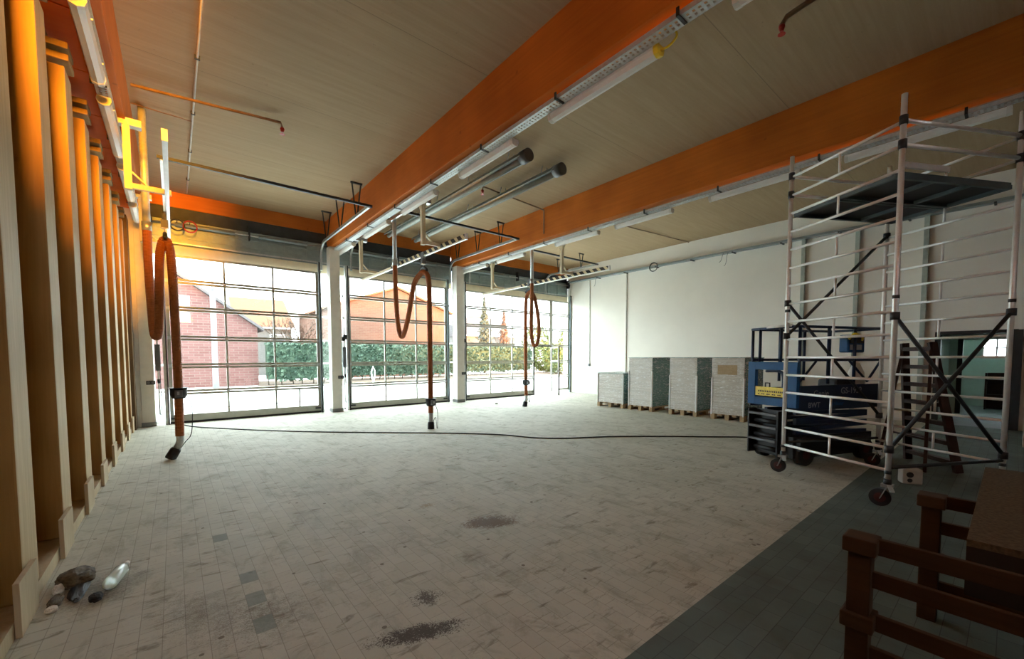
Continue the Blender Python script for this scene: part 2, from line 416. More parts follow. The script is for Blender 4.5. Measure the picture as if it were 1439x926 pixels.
# ------------------------------------------------------------------ sectional doors
ROWS = [.10, .75, 1.40, 2.08, 2.79, 3.45, 4.08]
def sect_door(idx, x0, x1, mull, wicket=None):
    r = structure(empty('door_%d' % idx, ((x0+x1)/2, YD, 0))); cx = r.location.x
    for i in range(6):
        z0, z1 = ROWS[i]+.012, ROWS[i+1]-.002
        segs = [(x0, x1)]
        if wicket and i < 3: segs = [(x0, wicket[0]), (wicket[1], x1)]
        f = MB(); g = MB(); teal = False
        for a, b_ in segs:
            f.box(a-cx, b_-cx, -.02, .03, z0, z0+.055); f.box(a-cx, b_-cx, -.02, .03, z1-.055, z1)
            f.box(a-cx, a-cx+.07, -.02, .03, z0+.055, z1-.055); f.box(b_-cx-.07, b_-cx, -.02, .03, z0+.055, z1-.055)
            for m_ in mull:
                if a+.1 < m_ < b_-.1: f.box(m_-.022-cx, m_+.022-cx, -.018, .028, z0+.055, z1-.055)
            if i == 0:
                for m_ in (x0+(x1-x0)*.835,):
                    if idx == 1: f.box(m_-.018-cx, m_+.018-cx, -.018, .028, z0+.055, z1-.055)
            g.box(a-cx+.05, b_-cx-.05, .002, .012, z0+.04, z1-.04)
            if i == 0: f.box(a-cx, b_-cx, -.021, .031, z0+.05, z0+.10)
        sec = f.build('door_section', 'door_alu', r)
        g.build('pane', 'glass', sec)
        hb = MB()
        if i > 0:
            for m_ in [x0+.04, *mull, x1-.04]:
                if wicket and i < 3 and wicket[0]-.02 < m_ < wicket[1]+.02: continue
                hb.box(m_-.035-cx, m_+.035-cx, -.035, -.02, z0-.045, z0+.03)
            hb.build('hinge', 'galvanised_pale', sec)
    b = MB(); b.box(x0-cx, (wicket[0] if wicket else x1)-cx, -.03, .035, 0, .105) if False else b.box(x0-cx, (wicket[0] if wicket else x1)-cx, -.025, .03, .0, .05)
    b.build('bottom_seal', 'black_rubber', r)
    b = MB(); b.box(x0-cx, (wicket[0] if wicket else x1)-cx, -.022, .028, .05, .115); b.build('bottom_rail', 'door_alu', r)
    # lower corner brackets with tensioned cable
    for xx in (x0+.02, (wicket[0] if wicket else x1)-.16):
        MB().box(xx-cx, xx+.14-cx, -.06, -.026, .11, .15).build('corner_bracket', 'black_plastic', r)
    MB().tube([(x0+.15-cx, -.05, .33), ((wicket[0] if wicket else x1)-.25-cx, -.05, .35)], .006, 6).build('tension_cable', 'black_plastic', r)
    # guides
    MB().box(x0-.085-cx, x0-.005-cx, -.10, .03, 0, 4.35).build('guide', 'galvanised_pale', r)
    MB().box(x0-.03-cx, x0-.003-cx, -.115, -.10, 0, 4.35).build('guide_seal', 'black_rubber', r)
    MB().box(x1+.005-cx, x1+.06-cx, -.10, .03, 0, 4.35).build('guide', 'door_alu_teal', r)
    MB().box(x1+.0-cx, x1+.03-cx, -.115, -.10, 0, 4.35).build('guide_seal', 'black_rubber', r)
    if wicket:
        a, b_ = wicket
        MB().box(a-.05-cx, a+.0-cx, -.035, .04, 0, 2.09).box(a-cx, b_-cx, -.035, .04, 2.05, 2.10).build('wicket_frame', 'black_rubber', r)
        MB().box(b_-cx, b_+.06-cx, -.035, .04, 0, 2.10).build('wicket_jamb', 'door_alu', r)
        MB().box(b_-.10-cx, b_+.03-cx, -.03, .035, 2.1, 4.08).build('wicket_mullion', 'door_alu', r)
        # leaf standing open into the hall, hinged at b_
        lf = empty('wicket_leaf', (b_-cx, -.03, 0), math.radians(-113)); lf.parent = r
        L = .84; f = MB(); g = MB()
        for z in (.03, .75, 1.40, 1.98): f.box(0, L, -.02, .02, z, z+.06)
        f.box(0, .06, -.02, .02, .03, 2.04); f.box(L-.06, L, -.02, .02, .03, 2.04); f.build('leaf_frame', 'door_alu', lf)
        g.box(.04, L-.04, -.004, .004, .07, 2.0); g.build('pane', 'glass', lf)
        MB().box(L, L+.035, -.025, .025, .0, 2.05).build('leaf_edge', 'black_rubber', lf)
        MB().box(L-.12, L-.02, -.05, -.02, 1.0, 1.04).build('handle', 'black_plastic', lf)
    return r
sect_door(1, -.12, 3.30, (1.06, 2.15))
sect_door(2, 4.13, 7.56, (5.28, 6.38))
sect_door(3, 8.33, 13.93, (9.50, 10.60, 11.72, 12.86), (11.80, 12.80))
# fixed glazed strips between the doors
def side_window(i, x0, x1):
    r = structure(empty('window_%d' % i, ((x0+x1)/2, 13.12, 0))); cx = r.location.x
    f = MB(); f.box(x0-cx, x0-cx+.05, -.03, .03, 0, 4.2); f.box(x1-cx-.05, x1-cx, -.03, .03, 0, 4.2)
    for z in [0]+ROWS[1:]: f.box(x0-cx, x1-cx, -.03, .03, z, z+.05)
    f.build('frame', 'white_paint', r); MB().box(x0-cx+.03, x1-cx-.03, -.004, .004, .03, 4.15).build('pane', 'glass', r)
side_window(1, -.42, -.16); side_window(2, 3.38, 4.08); side_window(3, 7.64, 8.28)
structure(box('trim_3', 'white_paint', 13.93+.06, XR, 12.8, 13.1, 0, 4.9))

# header zone over each door: panel, torsion shaft, springs
def header(x0, x1, label):
    r = empty('spring_header', ((x0+x1)/2, 13.0, 4.2)); tag(r, label, 'door header', 'door headers with torsion springs'); cx = r.location.x
    MB().box(x0-cx, x1-cx, .0, .10, -.125, .12).build('top_rail', 'cream_paint', r)
    p = MB(); p.box(x0-cx, x1-cx, .06, .09, .12, .74); pz = p.build('header_panel', 'door_alu_teal', r)
    q = MB()
    k = int((x1-x0)/.57)
    for i in range(k+1):
        xx = x0-cx + (x1-x0)*i/k; q.box(xx-.02, xx+.02, .03, .06, .12, .74)
    for z in (.12, .32, .52, .70): q.box(x0-cx, x1-cx, .035, .06, z, z+.03)
    q.build('header_ribs', 'door_alu_teal', r)
    MB().box(x0-cx, x1-cx, .04, .1, .74, 1.06).build('dark_panel', 'header_dark', r)
    MB().tube([(x0-cx+.05, -.08, .62), (x1-cx-.05, -.08, .62)], .018, 10).build('torsion_shaft', 'galvanised', r)
    for a, b_ in ((.12, .42), (.55, .85)):
        s = MB(); n_ = 60; pts = []
        A = x0-cx+(x1-x0)*a; B = x0-cx+(x1-x0)*b_
        s.tube([(A, -.08, .62), (B, -.08, .62)], .045, 12)
        for i in range(40):
            xx = A+(B-A)*(i+.5)/40; s.tube([(xx-.006, -.08, .62), (xx+.006, -.08, .62)], .052, 12)
        s.build('torsion_spring', 'spring_steel', r)
    for xx in (x0-cx+.04, x1-cx-.04):
        MB().tube([(xx-.03, -.08, .62), (xx+.03, -.08, .62)], .09, 18).build('cable_drum', 'dark_steel', r)
    for xx in (x0-cx+.02, 0, x1-cx-.02): MB().box(xx-.012, xx+.012, -.14, .04, .5, .86).build('shaft_bracket', 'dark_steel', r)
    MB().bar((x0-cx, -.1, .16), (x1-cx, -.1, .16), .03, .03).build('track_rail', 'galvanised', r)
    return r
header(-.36, 3.65, 'dark spring header above the door with the brick house')
header(3.71, 7.84, 'dark spring header above the middle door')
header(7.90, 13.95, 'dark spring header above the door with the open wicket leaf')

# horizontal tracks of the doors with ceiling brackets
def track(xl, xr, y0, z, label):
    r = empty('door_track', ((xl+xr)/2, y0, z)); tag(r, label, 'door track', 'horizontal door tracks under the ceiling'); cx = r.location.x
    for xx, n_ in ((xl-cx, 'left'), (xr-cx, 'right')):
        pts = [(xx, 0, 0), (xx, 12.35-y0, 0)] + [(xx, 12.35-y0+.38*math.sin(a*PI/16), -.38+.38*math.cos(a*PI/16)) for a in range(1, 9)] + [(xx, 12.73-y0, -.75)]
        m = MB()
        for p, q in zip(pts[:-1], pts[1:]): m.bar(p, q, .045, .07)
        m.build('rail', 'galvanised', r)
    MB().bar((xl-cx-.06, -.02, .0), (xr-cx+.06, -.02, .0), .05, .05).build('cross_bar', 'dark_steel', r)
    for xx in ([xr-cx] if xl < 1 else [xl-cx, xr-cx]):
        for yy in (.75, 1.95, 3.15):
            m = MB(); h = ZC-z
            m.box(xx-.13, xx+.13, yy-.02, yy+.02, h-.035, h)
            m.bar((xx-.10, yy, h-.02), (xx-.03, yy, .02), .03, .012); m.bar((xx+.10, yy, h-.02), (xx+.01, yy, .02), .03, .012)
            m.build('hanger', 'dark_steel', r)
track(-.05, 3.36, 8.95, 4.86, 'door track with dark cross bar nearest the stud row')
track(4.20, 7.62, 9.05, 4.95, 'door track with dark cross bar serving the middle door')
track(8.45, 12.3, 10.0, 5.05, 'door track with dark cross bar nearest the white wall')

# ------------------------------------------------------------------ timber stud wall
tag(box('sole_plate', 'pine_pale', -1.30, -.755, -1.2, 12.5, 0, .10), 'pale timber sole plate on the floor under the studs', 'plate')
order = ['stud standing nearest the viewer and the plastic bottle', 'second stud from the viewer, its foot board short', 'third stud from the viewer along the sole plate', 'fourth stud, middle of the long row',
         'fifth stud from the viewer along the sole plate', 'fourth stud from the white wall column', 'third stud from the white wall column', 'second stud from the white wall column', 'last stud, touching the grey end panel by the white column']
ys = [2.6, 3.80, 5.00, 6.20, 7.40, 8.60, 9.85, 11.05, 12.1]
names = ['tall pine stud partly out of the frame at its edge'] + ['tall pine ' + t for t in order[:8]]
for k, y in enumerate(ys):
    r = empty('timber_stud', (-.76, y, .10)); tag(r, names[k], 'stud', 'timber studs of the open frame wall')
    t = .36; top = 4.45
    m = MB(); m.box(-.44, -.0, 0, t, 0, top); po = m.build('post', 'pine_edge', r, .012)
    po.data.materials.append(MATS['pine_face_shaded'])
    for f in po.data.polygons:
        if abs(f.normal.y) > .8: f.material_index = 1  # wide faces browner, their shade put into the wood colour
    # packers stacked on top
    for j, z in enumerate((4.52, 4.64)):
        MB().box(-.44, .03, .02, t-.02, z, z+.065).build('packing_board', 'pine', r, .01)
    MB().box(-.30, -.14, .08, t-.08, top, 4.84).build('top_stub', 'pine', r)
    h = .32 if k != 4 else .27
    MB().box(.008, .036, -.26, .13, -.098, h-.1).build('foot_board', 'pine_pale', r, .003)

# ------------------------------------------------------------------ luminaires, trays
def luminaire_mesh():
    pass
def luminaire(x, y, z, L, label, group, rot=0, cable=False):
    r = empty('strip_light', (x, y, z)); tag(r, label, 'strip light', group)
    prof = [(-.055, .045), (-.062, .01), (-.045, -.035), (0, -.05), (.045, -.035), (.062, .01), (.055, .045)]
    MB().prism(prof, 'y', .03, L-.03).build('diffuser', 'luminaire', r)
    for a0 in (0, L-.05): MB().prism([(u*1.06, v*1.08) for u, v in prof], 'y', a0, a0+.05).build('end_cap', 'yellow_plastic' if cable and a0 == 0 else 'luminaire_end', r)
    c = MB()
    for yy in (.3, L-.3): c.box(-.02, .02, yy-.02, yy+.02, .045, .10); c.box(-.07, .07, yy-.012, yy+.012, .035, .05)
    c.build('clip', 'galvanised_pale', r)
    if cable:
        MB().tube(smooth_path([(0, 0, .0), (.01, -.09, .0), (.0, -.17, .05), (-.06, -.12, .13), (-.09, -.02, .10)], .02), .011, 8).build('supply_cable', 'yellow_plastic', r)
    return r
segs = [(.10, 1.55), (2.35, 1.55), (4.62, 1.42), (6.92, 1.42), (9.10, 1.45), (11.45, 1.4)]
place = ['nearest the camera end', 'second along the row, hanging off a yellow lead', 'third along the row', 'fourth along the row', 'fifth along the row', 'last one before the doors']
for k, (y, L) in enumerate(segs):
    luminaire(3.86, y, 4.66, L, ['pale strip light cut by the top edge of the picture, under the long cable tray', 'long pale strip light with a yellow lead under the perforated tray', 'pale strip light beside the upper end of the grey heater tubes',
              'pale strip light beside the middle of the grey heater tubes', 'pale strip light just above the steel duct pipe of the middle hose', 'pale strip light next to the column between the first two doors'][k], 'strip lights under the beam left of the heater tubes', cable=(k == 1))
for k, (y, L) in enumerate([(.12, 1.65), (2.35, 1.5), (4.62, 1.42), (6.55, 1.45), (9.3, 1.3), (11.2, 1.5)]):
    luminaire(8.13, y, 4.64, L, ['pale strip light seen above the scaffold guard rails', 'pale strip light partly behind the near end of the scaffold', 'faint strip light above the pallets under the second beam',
              'pale strip light above the first striped hanger of the third hose', 'pale strip light next to the duct pipe of the hose by the wicket door', 'pale strip light above the column beside the wicket-door bay'][k], 'strip lights under the beam right of the heater tubes')
for k, (y, L) in enumerate([(2.9, 1.45), (5.05, 1.32), (6.80, 1.65), (8.95, 1.7), (11.0, 1.2)]):
    luminaire(-.53, y, 4.58, L, ['orange-lit strip light at the very top above the near studs', 'orange-lit strip light over the third stud', 'orange-lit strip light over the fifth stud', 'orange-lit strip light beside the cream hanger post', 'orange-lit strip light over the last studs'][k], 'strip lights above the stud row')

def tray(x0, x1, y0, y1, z, label, slots=True, parent=None):
    r = empty('cable_tray', ((x0+x1)/2, y0, z)); tag(r, label, 'cable tray', 'cable trays under the beams'); cx = r.location.x; L = y1-y0
    f = MB(); w_ = x1-x0; h = w_/2
    f.box(-h, -h+.004, 0, L, 0, .05); f.box(h-.004, h, 0, L, 0, .05)
    # perforated base: cross webs between two edge strips
    f.box(-h, -h+.03, 0, L, 0, .003); f.box(h-.03, h, 0, L, 0, .003); f.box(-.012, .012, 0, L, 0, .003)
    y = 0
    while y < L: f.box(-h, h, y, min(y+.03, L), -.001, .0025); y += .055
    f.build('tray_channel', 'galvanised_pale', r)
    y = .4
    while y < L:
        b_ = MB(); b_.box(-h-.03, h-.02, y-.015, y+.015, -.012, -.002); b_.box(-h-.03, -h-.018, y-.015, y+.015, -.012, 4.768-z); b_.build('tray_bracket', 'dark_steel', r); y += 1.55
    c = MB()
    for i in range(3):
        xx = -h+.04+i*.035; c.tube([(xx, 0, .016), (xx, L, .016)], .009, 6)
    c.build('cable', 'conduit', r)
tray(3.66, 3.80, -3.0, 12.7, 4.70, 'perforated galvanised cable tray running over the yellow-lead strip light')
tray(7.93, 8.07, -3.0, 12.6, 4.69, 'slim cable tray under the beam nearest the scaffold')
tray(-.60, -.47, -3.0, 12.5, 4.705, 'orange-lit cable tray above the timber studs')
# tray along the white wall
r = empty('wall_cable_tray', (13.88, 0, 4.92)); tag(r, 'grey cable tray running high along the white wall', 'cable tray')
MB().box(-.1, .1, -3, 12.8, 0, .012).box(-.1, -.09, -3, 12.8, .012, .06).box(.09, .1, -3, 12.8, .012, .06).build('tray_channel', 'spring_steel', r)
for i in range(10): MB().box(-.13, .12, -1+i*1.35, -.96+i*1.35, -.03, 0).build('tray_bracket', 'dark_steel', r)
m = MB()
for x_, yy in ((-.06, 8.52), (.0, 4.45), (-.02, 9.9)):
    pass
for yy, dz in ((5.9, .35), (6.05, .22), (11.2, .3)):
    m.tube(smooth_path([(-.1, yy, .02), (-.14, yy+.02, -.1), (-.13, yy+.06, -dz), (-.12, yy+.12, -dz-.05)], .03), .006, 6)
m.build('loose_cable', 'cable_black', r)
r = empty('cable_coil', (13.72, 8.52, 4.90)); tag(r, 'small black coil of cable hanging off the white wall tray', 'cable coil')
m = MB()
for k in range(3): m.tube([(.01*k, .16*math.cos(a*PI/12), .16*math.sin(a*PI/12)*(1-.05*k)) for a in range(25)], .012, 6)
m.build('coil', 'cable_black', r)
# conduits + switch on white wall
def wall_conduit(y, z0, z1, w_, label, box_=True, mat='conduit'):
    r = empty('wall_conduit', (XR, y, z0)); tag(r, label, 'conduit', 'conduits on the white wall')
    MB().box(-w_, -.001, -w_/2, w_/2, 0, z1-z0).build('channel', mat, r)
    if box_: MB().box(-.06, 0, -.045, .045, -.11, 0).build('switch_box', 'grey_box', r, .006)
wall_conduit(11.72, 1.32, 4.92, .03, 'thin wall conduit ending in a small grey switch near the corner')
wall_conduit(9.85, .0, 4.92, .04, 'thin wall conduit running to the floor behind the low wrapped pallet', False)
for y, l in ((3.9, 'green-grey wall strip behind the scaffold, nearest the pallets'), (2.7, 'green-grey wall strip behind the middle of the scaffold'), (1.42, 'wide green-grey wall strip beside the corridor opening')):
    wall_conduit(y, .0, 4.92, .09, l, False, 'strip_green')

# ------------------------------------------------------------------ radiant heater tubes
for x, l in ((5.25, 'grey ceiling heater tube on the side of the striped rail'), (6.15, 'grey ceiling heater tube on the side of the riser pipe')):
    r = empty('heater_tube', (x, 5.9, 5.38)); tag(r, l, 'heater', 'long grey ceiling heater tubes')
    MB().prism([(-.15, -.02), (-.09, .07), (.09, .07), (.15, -.02), (.13, -.02), (.08, .055), (-.08, .055), (-.13, -.02)], 'y', .12, 6.5).build('reflector', 'heater_grey', r)
    MB().tube([(0, .1, -.03), (0, 6.5, -.03)], .055, 14).build('tube', 'heater_pipe', r)
    MB().tube([(0, -.02, .0), (0, .18, .0)], .12, 18).build('end_box', 'grey_box', r)
    m = MB()
    for k in range(5):
        yy = .5+k*1.4
        for s in (-.1, .1): m.tube([(s, yy, .06), (s*.6, yy, .215)], .008, 6)
        m.box(-.09, .09, yy-.02, yy+.02, .06, .075)
    m.build('hanger', 'galvanised', r)

# ------------------------------------------------------------------ sprinkler lines and ceiling conduits
def pipe(pts, rad, mat, label, cat='pipe', name='sprinkler_pipe', head=None):
    o = Vector(pts[0]); r = empty(name, o); tag(r, label, cat)
    MB().tube([Vector(p)-o for p in pts], rad, 8).build('pipe', mat, r)
    if head:
        h = Vector(head)-o
        m = MB(); m.tube([h+Vector((0,0,.02)), h, h+Vector((0,0,-.05))], [.03, .035, .02], 10); m.tube([h+Vector((0,0,-.08)), h+Vector((0,0,-.085))], .04, 12)
        m.build('sprinkler_head', 'sprinkler_red', r)
    return r
pipe([(-.35, 8.15, 5.5), (1.5, 7.87, 5.5), (1.52, 7.87, 5.42)], .022, 'rust_pipe', 'brown sprinkler pipe crossing the first ceiling bay to a red head', head=(1.52, 7.87, 5.40))
pipe([(7.76, 8.1, 4.9), (7.76, 8.1, 5.52), (5.6, 7.85, 5.5), (5.58, 7.85, 5.42)], .018, 'rust_pipe', 'brown sprinkler pipe climbing the beam and crossing above the heater tubes', head=(5.58, 7.85, 5.40))
pipe([(5.45, .9, 5.52), (5.57, 1.8, 5.5), (5.57, 1.86, 5.42)], .028, 'rust_pipe', 'dark sprinkler pipe with a red head near the top right ceiling', head=(5.55, 1.84, 5.40))
pipe([(8.1, 7.9, 5.57), (13.95, 7.3, 5.57)], .014, 'rust_pipe', 'thin brown pipe crossing the ceiling bay above the wrapped pallets')
r = empty('ceiling_conduit', (.37, 2.5, 5.57)); tag(r, 'thin pale conduit running under the ceiling towards the first door', 'conduit')
MB().tube([(0, 0, 0), (0, 10.3, 0)], .014, 8).build('pipe', 'conduit', r)
m = MB()
for i in range(6): m.box(-.03, .03, 1.3+i*1.6, 1.33+i*1.6, -.02, .03)
m.build('pipe_clip', 'dark_steel', r)
pipe([(-.4, 8.86, 5.56), (.36, 8.9, 5.56)], .01, 'rust_pipe', 'short thin conduit branch joining the long ceiling conduit', 'conduit', 'ceiling_conduit')

# ------------------------------------------------------------------ exhaust extraction rails
def extraction(xp, xb, y_near, y_far, poles, label, ypad=0):
    z = 3.88; r = empty('extraction_rail', (xb, y_near, z)); tag(r, label, 'exhaust extraction rail', 'striped exhaust extraction rails'); L = y_far-y_near
    MB().box(-.024, .024, 0, L, -.026, -.005).build('aluminium_track', 'aluminium', r)
    MB().box(-.014, .014, 0, L*.62, -.005, .085).build('striped_band', 'hazard_stripes', r)
    MB().box(-.014, .014, L*.62, L, -.005, .05).build('plain_band', 'cream_paint', r)
    MB().box(-.026, .026, -.03, 0, -.03, .09).build('end_cap', 'aluminium', r)
    for py in poles:
        p = empty('hanger_post', (xp-xb, py-y_near, .03)); p.parent = r
        m = MB(); m.box(-.04, .04, -.04, .04, -.02, 4.72-z); m.build('post', 'cream_paint', p, .004)
        m = MB(); m.box(0, xb-xp+.05, -.03, .03, .0, .07); m.bar((.04, 0, .22), (.20, 0, .06), .05, .02); m.build('foot_arm', 'cream_paint', p, .004)
        m = MB(); m.bar((0, 0, .55), (0, -.14, .83), .04, .02); m.bar((0, 0, .55), (0, .14, .83), .04, .02); m.build('fork_brace', 'cream_paint', p)
        MB().box(-.16, .16, -.06, .06, 4.72-z-.02, 4.79-z).build('mount_plate', 'galvanised', p)
    return r
extraction(-.40, .0, 5.7, 11.4, (7.72, 11.0), 'striped exhaust rail nearest the timber studs')
extraction(4.0, 4.40, 6.75, 12.4, (7.72, 11.3), 'striped exhaust rail in front of the middle door')
extraction(8.35, 8.80, 6.75, 12.4, (8.0, 11.2), 'striped exhaust rail in front of the wicket-door bay')

def hose(ctrl, base, label, low, nozzle_dir=(0,0,-1), pipe_top=None, hookz=3.85, rad=.062, collar_at=1.02, hook=None, balancer=True):
    o = Vector(base); r = empty('exhaust_hose', o); tag(r, label, 'exhaust hose', 'orange exhaust extraction hoses')
    loc = [Vector(p)-o for p in ctrl]
    path = smooth_path(loc, .011)
    rr = [rad*(1.0 if i % 2 else .90) for i in range(len(path))]
    MB().tube(path, rr, 14, False).build('ribbed_hose', 'hose_orange', r)
    top = loc[0]
    MB().tube([top+Vector((0,0,-.05)), top+Vector((0,0,pipe_top-ctrl[0][2]))], .05, 16).build('duct_pipe', 'galvanised_pale', r)
    MB().tube([top+Vector((0,0,-.1)), top+Vector((0,0,.04))], .066, 16).build('pipe_clamp', 'galvanised', r)
    # balancer and saddle
    h = Vector(hook)-o
    m = MB(); m.tube([h+Vector((0,0,.02)), h+Vector((0,0,hookz-hook[2]))], .008, 6); m.build('suspension_cord', 'galvanised', r)
    m = MB(); m.tube([h+Vector((-.03,0,.28)), h+Vector((.03,0,.28))], .075, 16); m.box(h.x-.045, h.x+.045, h.y-.04, h.y+.04, h.z+.10, h.z+.22); m.build('balancer', 'grey_box', r)
    m = MB(); m.box(h.x-.04, h.x+.04, h.y-.035, h.y+.035, h.z+.09, h.z+.18); m.build('balancer_tag', 'cream_paint', r)
    m = MB(); m.tube([h+Vector((0, .17*math.cos(a), .10*math.sin(a)-.09)) for a in [PI*i/10 for i in range(11)]], .028, 8); m.build('hose_saddle', 'dark_steel', r)
    # collar
    e = loc[-1]; cz = collar_at-o.z; cp = min(path, key=lambda p: abs(p.z-cz) + (10 if (p-e).length > 2.2 else 0))
    m = MB(); m.tube([cp+Vector((0,0,-.085)), cp+Vector((0,0,-.03)), cp+Vector((0,0,.07)), cp+Vector((0,0,.085))], [.085, .105, .11, .135], 20); m.build('grip_collar', 'black_plastic', r)
    m = MB(); m.box(cp.x-.05, cp.x+.05, cp.y-.16, cp.y-.09, cp.z-.06, cp.z+.05); m.build('control_box', 'grey_box', r, .006)
    m = MB(); m.box(cp.x-.02, cp.x+.01, cp.y-.165, cp.y-.16, cp.z-.02, cp.z+.03); m.build('control_label', 'decal_white', r)
    # steel elbow and rubber mouth
    d = Vector(nozzle_dir).normalized()
    e1 = e+Vector((0,0,-.07)); e2 = e1+(d+Vector((0,0,-1))).normalized()*.07; e3 = e2+d*.07
    MB().tube([e+Vector((0,0,.03)), e, e1, e2, e3], [.052, .05, .048, .05, .052], 16).build('steel_elbow', 'galvanised', r)
    MB().tube([e3-d*.01, e3+d*.02, e3+d*.15, e3+d*.17], [.062, .072, .076, .07], 18).build('rubber_mouth', 'black_rubber', r)
    MB().tube(smooth_path([cp+Vector((.10,0,-.03)), cp+Vector((.16,-.02,-.25)), cp+Vector((.14,-.03,-.65)), e3+Vector((.12,0,.1)), e3+d*.02+Vector((.05,0,0))], .04), .006, 6).build('control_cord', 'cable_black', r)
    return r
hose([(-.27, 8.95, 3.75), (-.27, 8.95, 3.0), (-.255, 8.9, 2.4), (-.235, 8.75, 2.02), (-.20, 8.6, 1.94), (-.165, 8.5, 2.08), (-.145, 8.45, 2.5), (-.125, 8.42, 3.1), (-.085, 8.4, 3.36), (-.045, 8.38, 3.42), (-.005, 8.38, 3.34), (.02, 8.38, 3.05), (.03, 8.38, 2.3), (.035, 8.38, 1.6), (.035, 8.38, .9), (.03, 8.38, .36)],
     (-.05, 8.4, 0), 'orange exhaust hose hanging closest to the timber studs', .36, (-.55, 0, -1), 5.58, hook=(-.045, 8.38, 3.5), collar_at=1.05)
hose([(4.27, 9.73, 3.95), (4.27, 9.72, 3.35), (4.27, 9.66, 2.72), (4.28, 9.58, 2.28), (4.31, 9.49, 2.11), (4.34, 9.37, 2.24), (4.37, 9.19, 2.66), (4.39, 9.11, 2.98), (4.4, 8.99, 3.28), (4.4, 8.77, 3.45), (4.4, 8.48, 3.51), (4.4, 8.29, 3.38), (4.4, 8.235, 3.08), (4.4, 8.23, 2.5), (4.4, 8.23, 1.6), (4.4, 8.23, .9), (4.4, 8.23, .36)],
     (4.4, 8.3, 0), 'orange exhaust hose looping in front of the middle door', .36, (0, 0, -1), 5.58, hook=(4.4, 8.5, 3.6), collar_at=.60, rad=.06)
hose([(8.66, 9.57, 3.98), (8.66, 9.58, 3.37), (8.67, 9.62, 2.58), (8.70, 9.59, 2.09), (8.74, 9.50, 1.96), (8.78, 9.42, 2.12), (8.8, 9.40, 2.6), (8.8, 9.5, 3.15), (8.8, 9.62, 3.5), (8.8, 9.80, 3.66), (8.8, 9.95, 3.58), (8.8, 10.01, 3.3), (8.8, 10.03, 2.5), (8.8, 10.03, 1.6), (8.8, 10.02, .9), (8.8, 10.0, .36)],
     (8.8, 9.8, 0), 'orange exhaust hose hanging in front of the open wicket leaf', .36, (-.25, 0, -1), 5.58, hook=(8.8, 9.85, 3.74), collar_at=.78, rad=.06)

# door operators and control boxes by the guides
for x, l in ((-.30, 'grey door control box by the first door beside the white wall column'), (3.96, 'grey door control box between column and middle door'), (8.17, 'grey door control box between column and wicket-door bay')):
    r = empty('door_operator', (x, 12.78, 1.3)); tag(r, l, 'door control', 'door controls by the guides')
    MB().box(-.05, .05, -.05, .04, 0, .62).build('control_box', 'grey_box', r, .01)
    MB().box(-.08, .03, -.06, .05, .80, .92).box(-.03, .07, -.09, .03, .84, .98).build('motor', 'black_plastic', r, .01)
    MB().bar((0, 0, -1.05), (0, 0, 1.2), .03, .03).build('mounting_rail', 'galvanised_pale', r)
    MB().tube([(0, -.03, -.2), (.01, -.03, -.3)], .03, 10).build('pull_switch', 'dark_steel', r)
    MB().tube([(.03, -.02, 0), (.035, -.02, -.9), (.02, -.02, -1.1)], .008, 6).build('cable', 'cable_black', r)
# coils of hose hung by the first header
for x, mat_, l in ((.16, 'cable_black', 'black coil of lead hung on the first header'), (.40, 'red_paint', 'dark red coil of lead hung on the first header')):
    r = empty('lead_coil', (x, 12.6, 4.72)); tag(r, l, 'cable coil')
    m = MB()
    for k in range(3): m.tube([(.13*math.cos(a*PI/12), -.02*k, .13*math.sin(a*PI/12)) for a in range(25)], .014, 6)
    m.build('coil', mat_, r); MB().box(-.01, .01, -.04, .3, .12, .14).build('hook', 'dark_steel', r)

# ------------------------------------------------------------------ wrapped pallets
def pallet_stack(y0, y1, h, label, d=1.2, patch=False, corner=1.15):
    w_ = y1-y0; r = empty('wrapped_pallet', (10.7+d/2, (y0+y1)/2, 0)); tag(r, label, 'pallet load', 'film-wrapped pallets of boards')
    p = empty('pallet', (0,0,0)); p.parent = r
    a = d/2; bq = w_/2
    m = MB()
    for k in range(3):
        yy = -bq+.05+(w_-.1)*k/2; m.box(-a, a, yy-.05, yy+.05, 0, .022)
    m.build('bottom_board', 'pallet_wood', p)
    m = MB()
    for i in range(3):
        for k in range(3):
            MB().box(-a+(d-.14)*i/2, -a+(d-.14)*i/2+.14, -bq+(w_-.1)*k/2, -bq+(w_-.1)*k/2+.1, .022, .10).build('block', 'pallet_wood', p)
    m = MB()
    for k in range(5):
        yy = -bq+.05+(w_-.1)*k/4; m.box(-a, a, yy-.05, yy+.05, .10, .14)
    m.build('deck_board', 'pallet_wood', p)
    # the load: front/back faces pale, near flank dark green with its shade put into the colour
    m = MB(); m.box(-a+.01, a-.01, -bq+.01, bq-.01, .14, h)
    ld = m.build('wrapped_load', 'wrapped_boards', r, .012)
    ld.data.materials.append(MATS['wrapped_boards_shaded'])
    for f in ld.data.polygons:
        if f.normal.y < -.9: f.material_index = 1
    e = MB()
    for yy in (-bq+.005, bq-.035): MB().box(-a-.012, -a+.04, yy, yy+.03, .12, h*corner if h*corner < h-.02 else h-.02).build('corner_guard', 'white_paint', r)
    e = MB(); e.box(-a+.0, a, -bq, bq, h, h+.012); e.build('top_board', 'wrapped_boards_shaded', r)
    if patch: MB().box(-a+.004, -a+.0095, -.22, .25, h-.42, h-.18).build('paper_sheet', 'pallet_wood', r)
pallet_stack(7.62, 8.62, 1.08, 'low film-wrapped pallet of boards nearest the wicket door', patch=False, corner=.98)
pallet_stack(6.62, 7.44, 1.57, 'tall film-wrapped pallet standing right after the low one', corner=.75)
pallet_stack(5.30, 6.10, 1.57, 'tall film-wrapped pallet in the middle between its two tall neighbours', corner=.70)
pallet_stack(4.12, 4.93, 1.57, 'tall film-wrapped pallet nearest the blue lift, brown sheet under its film', patch=True, corner=.68)

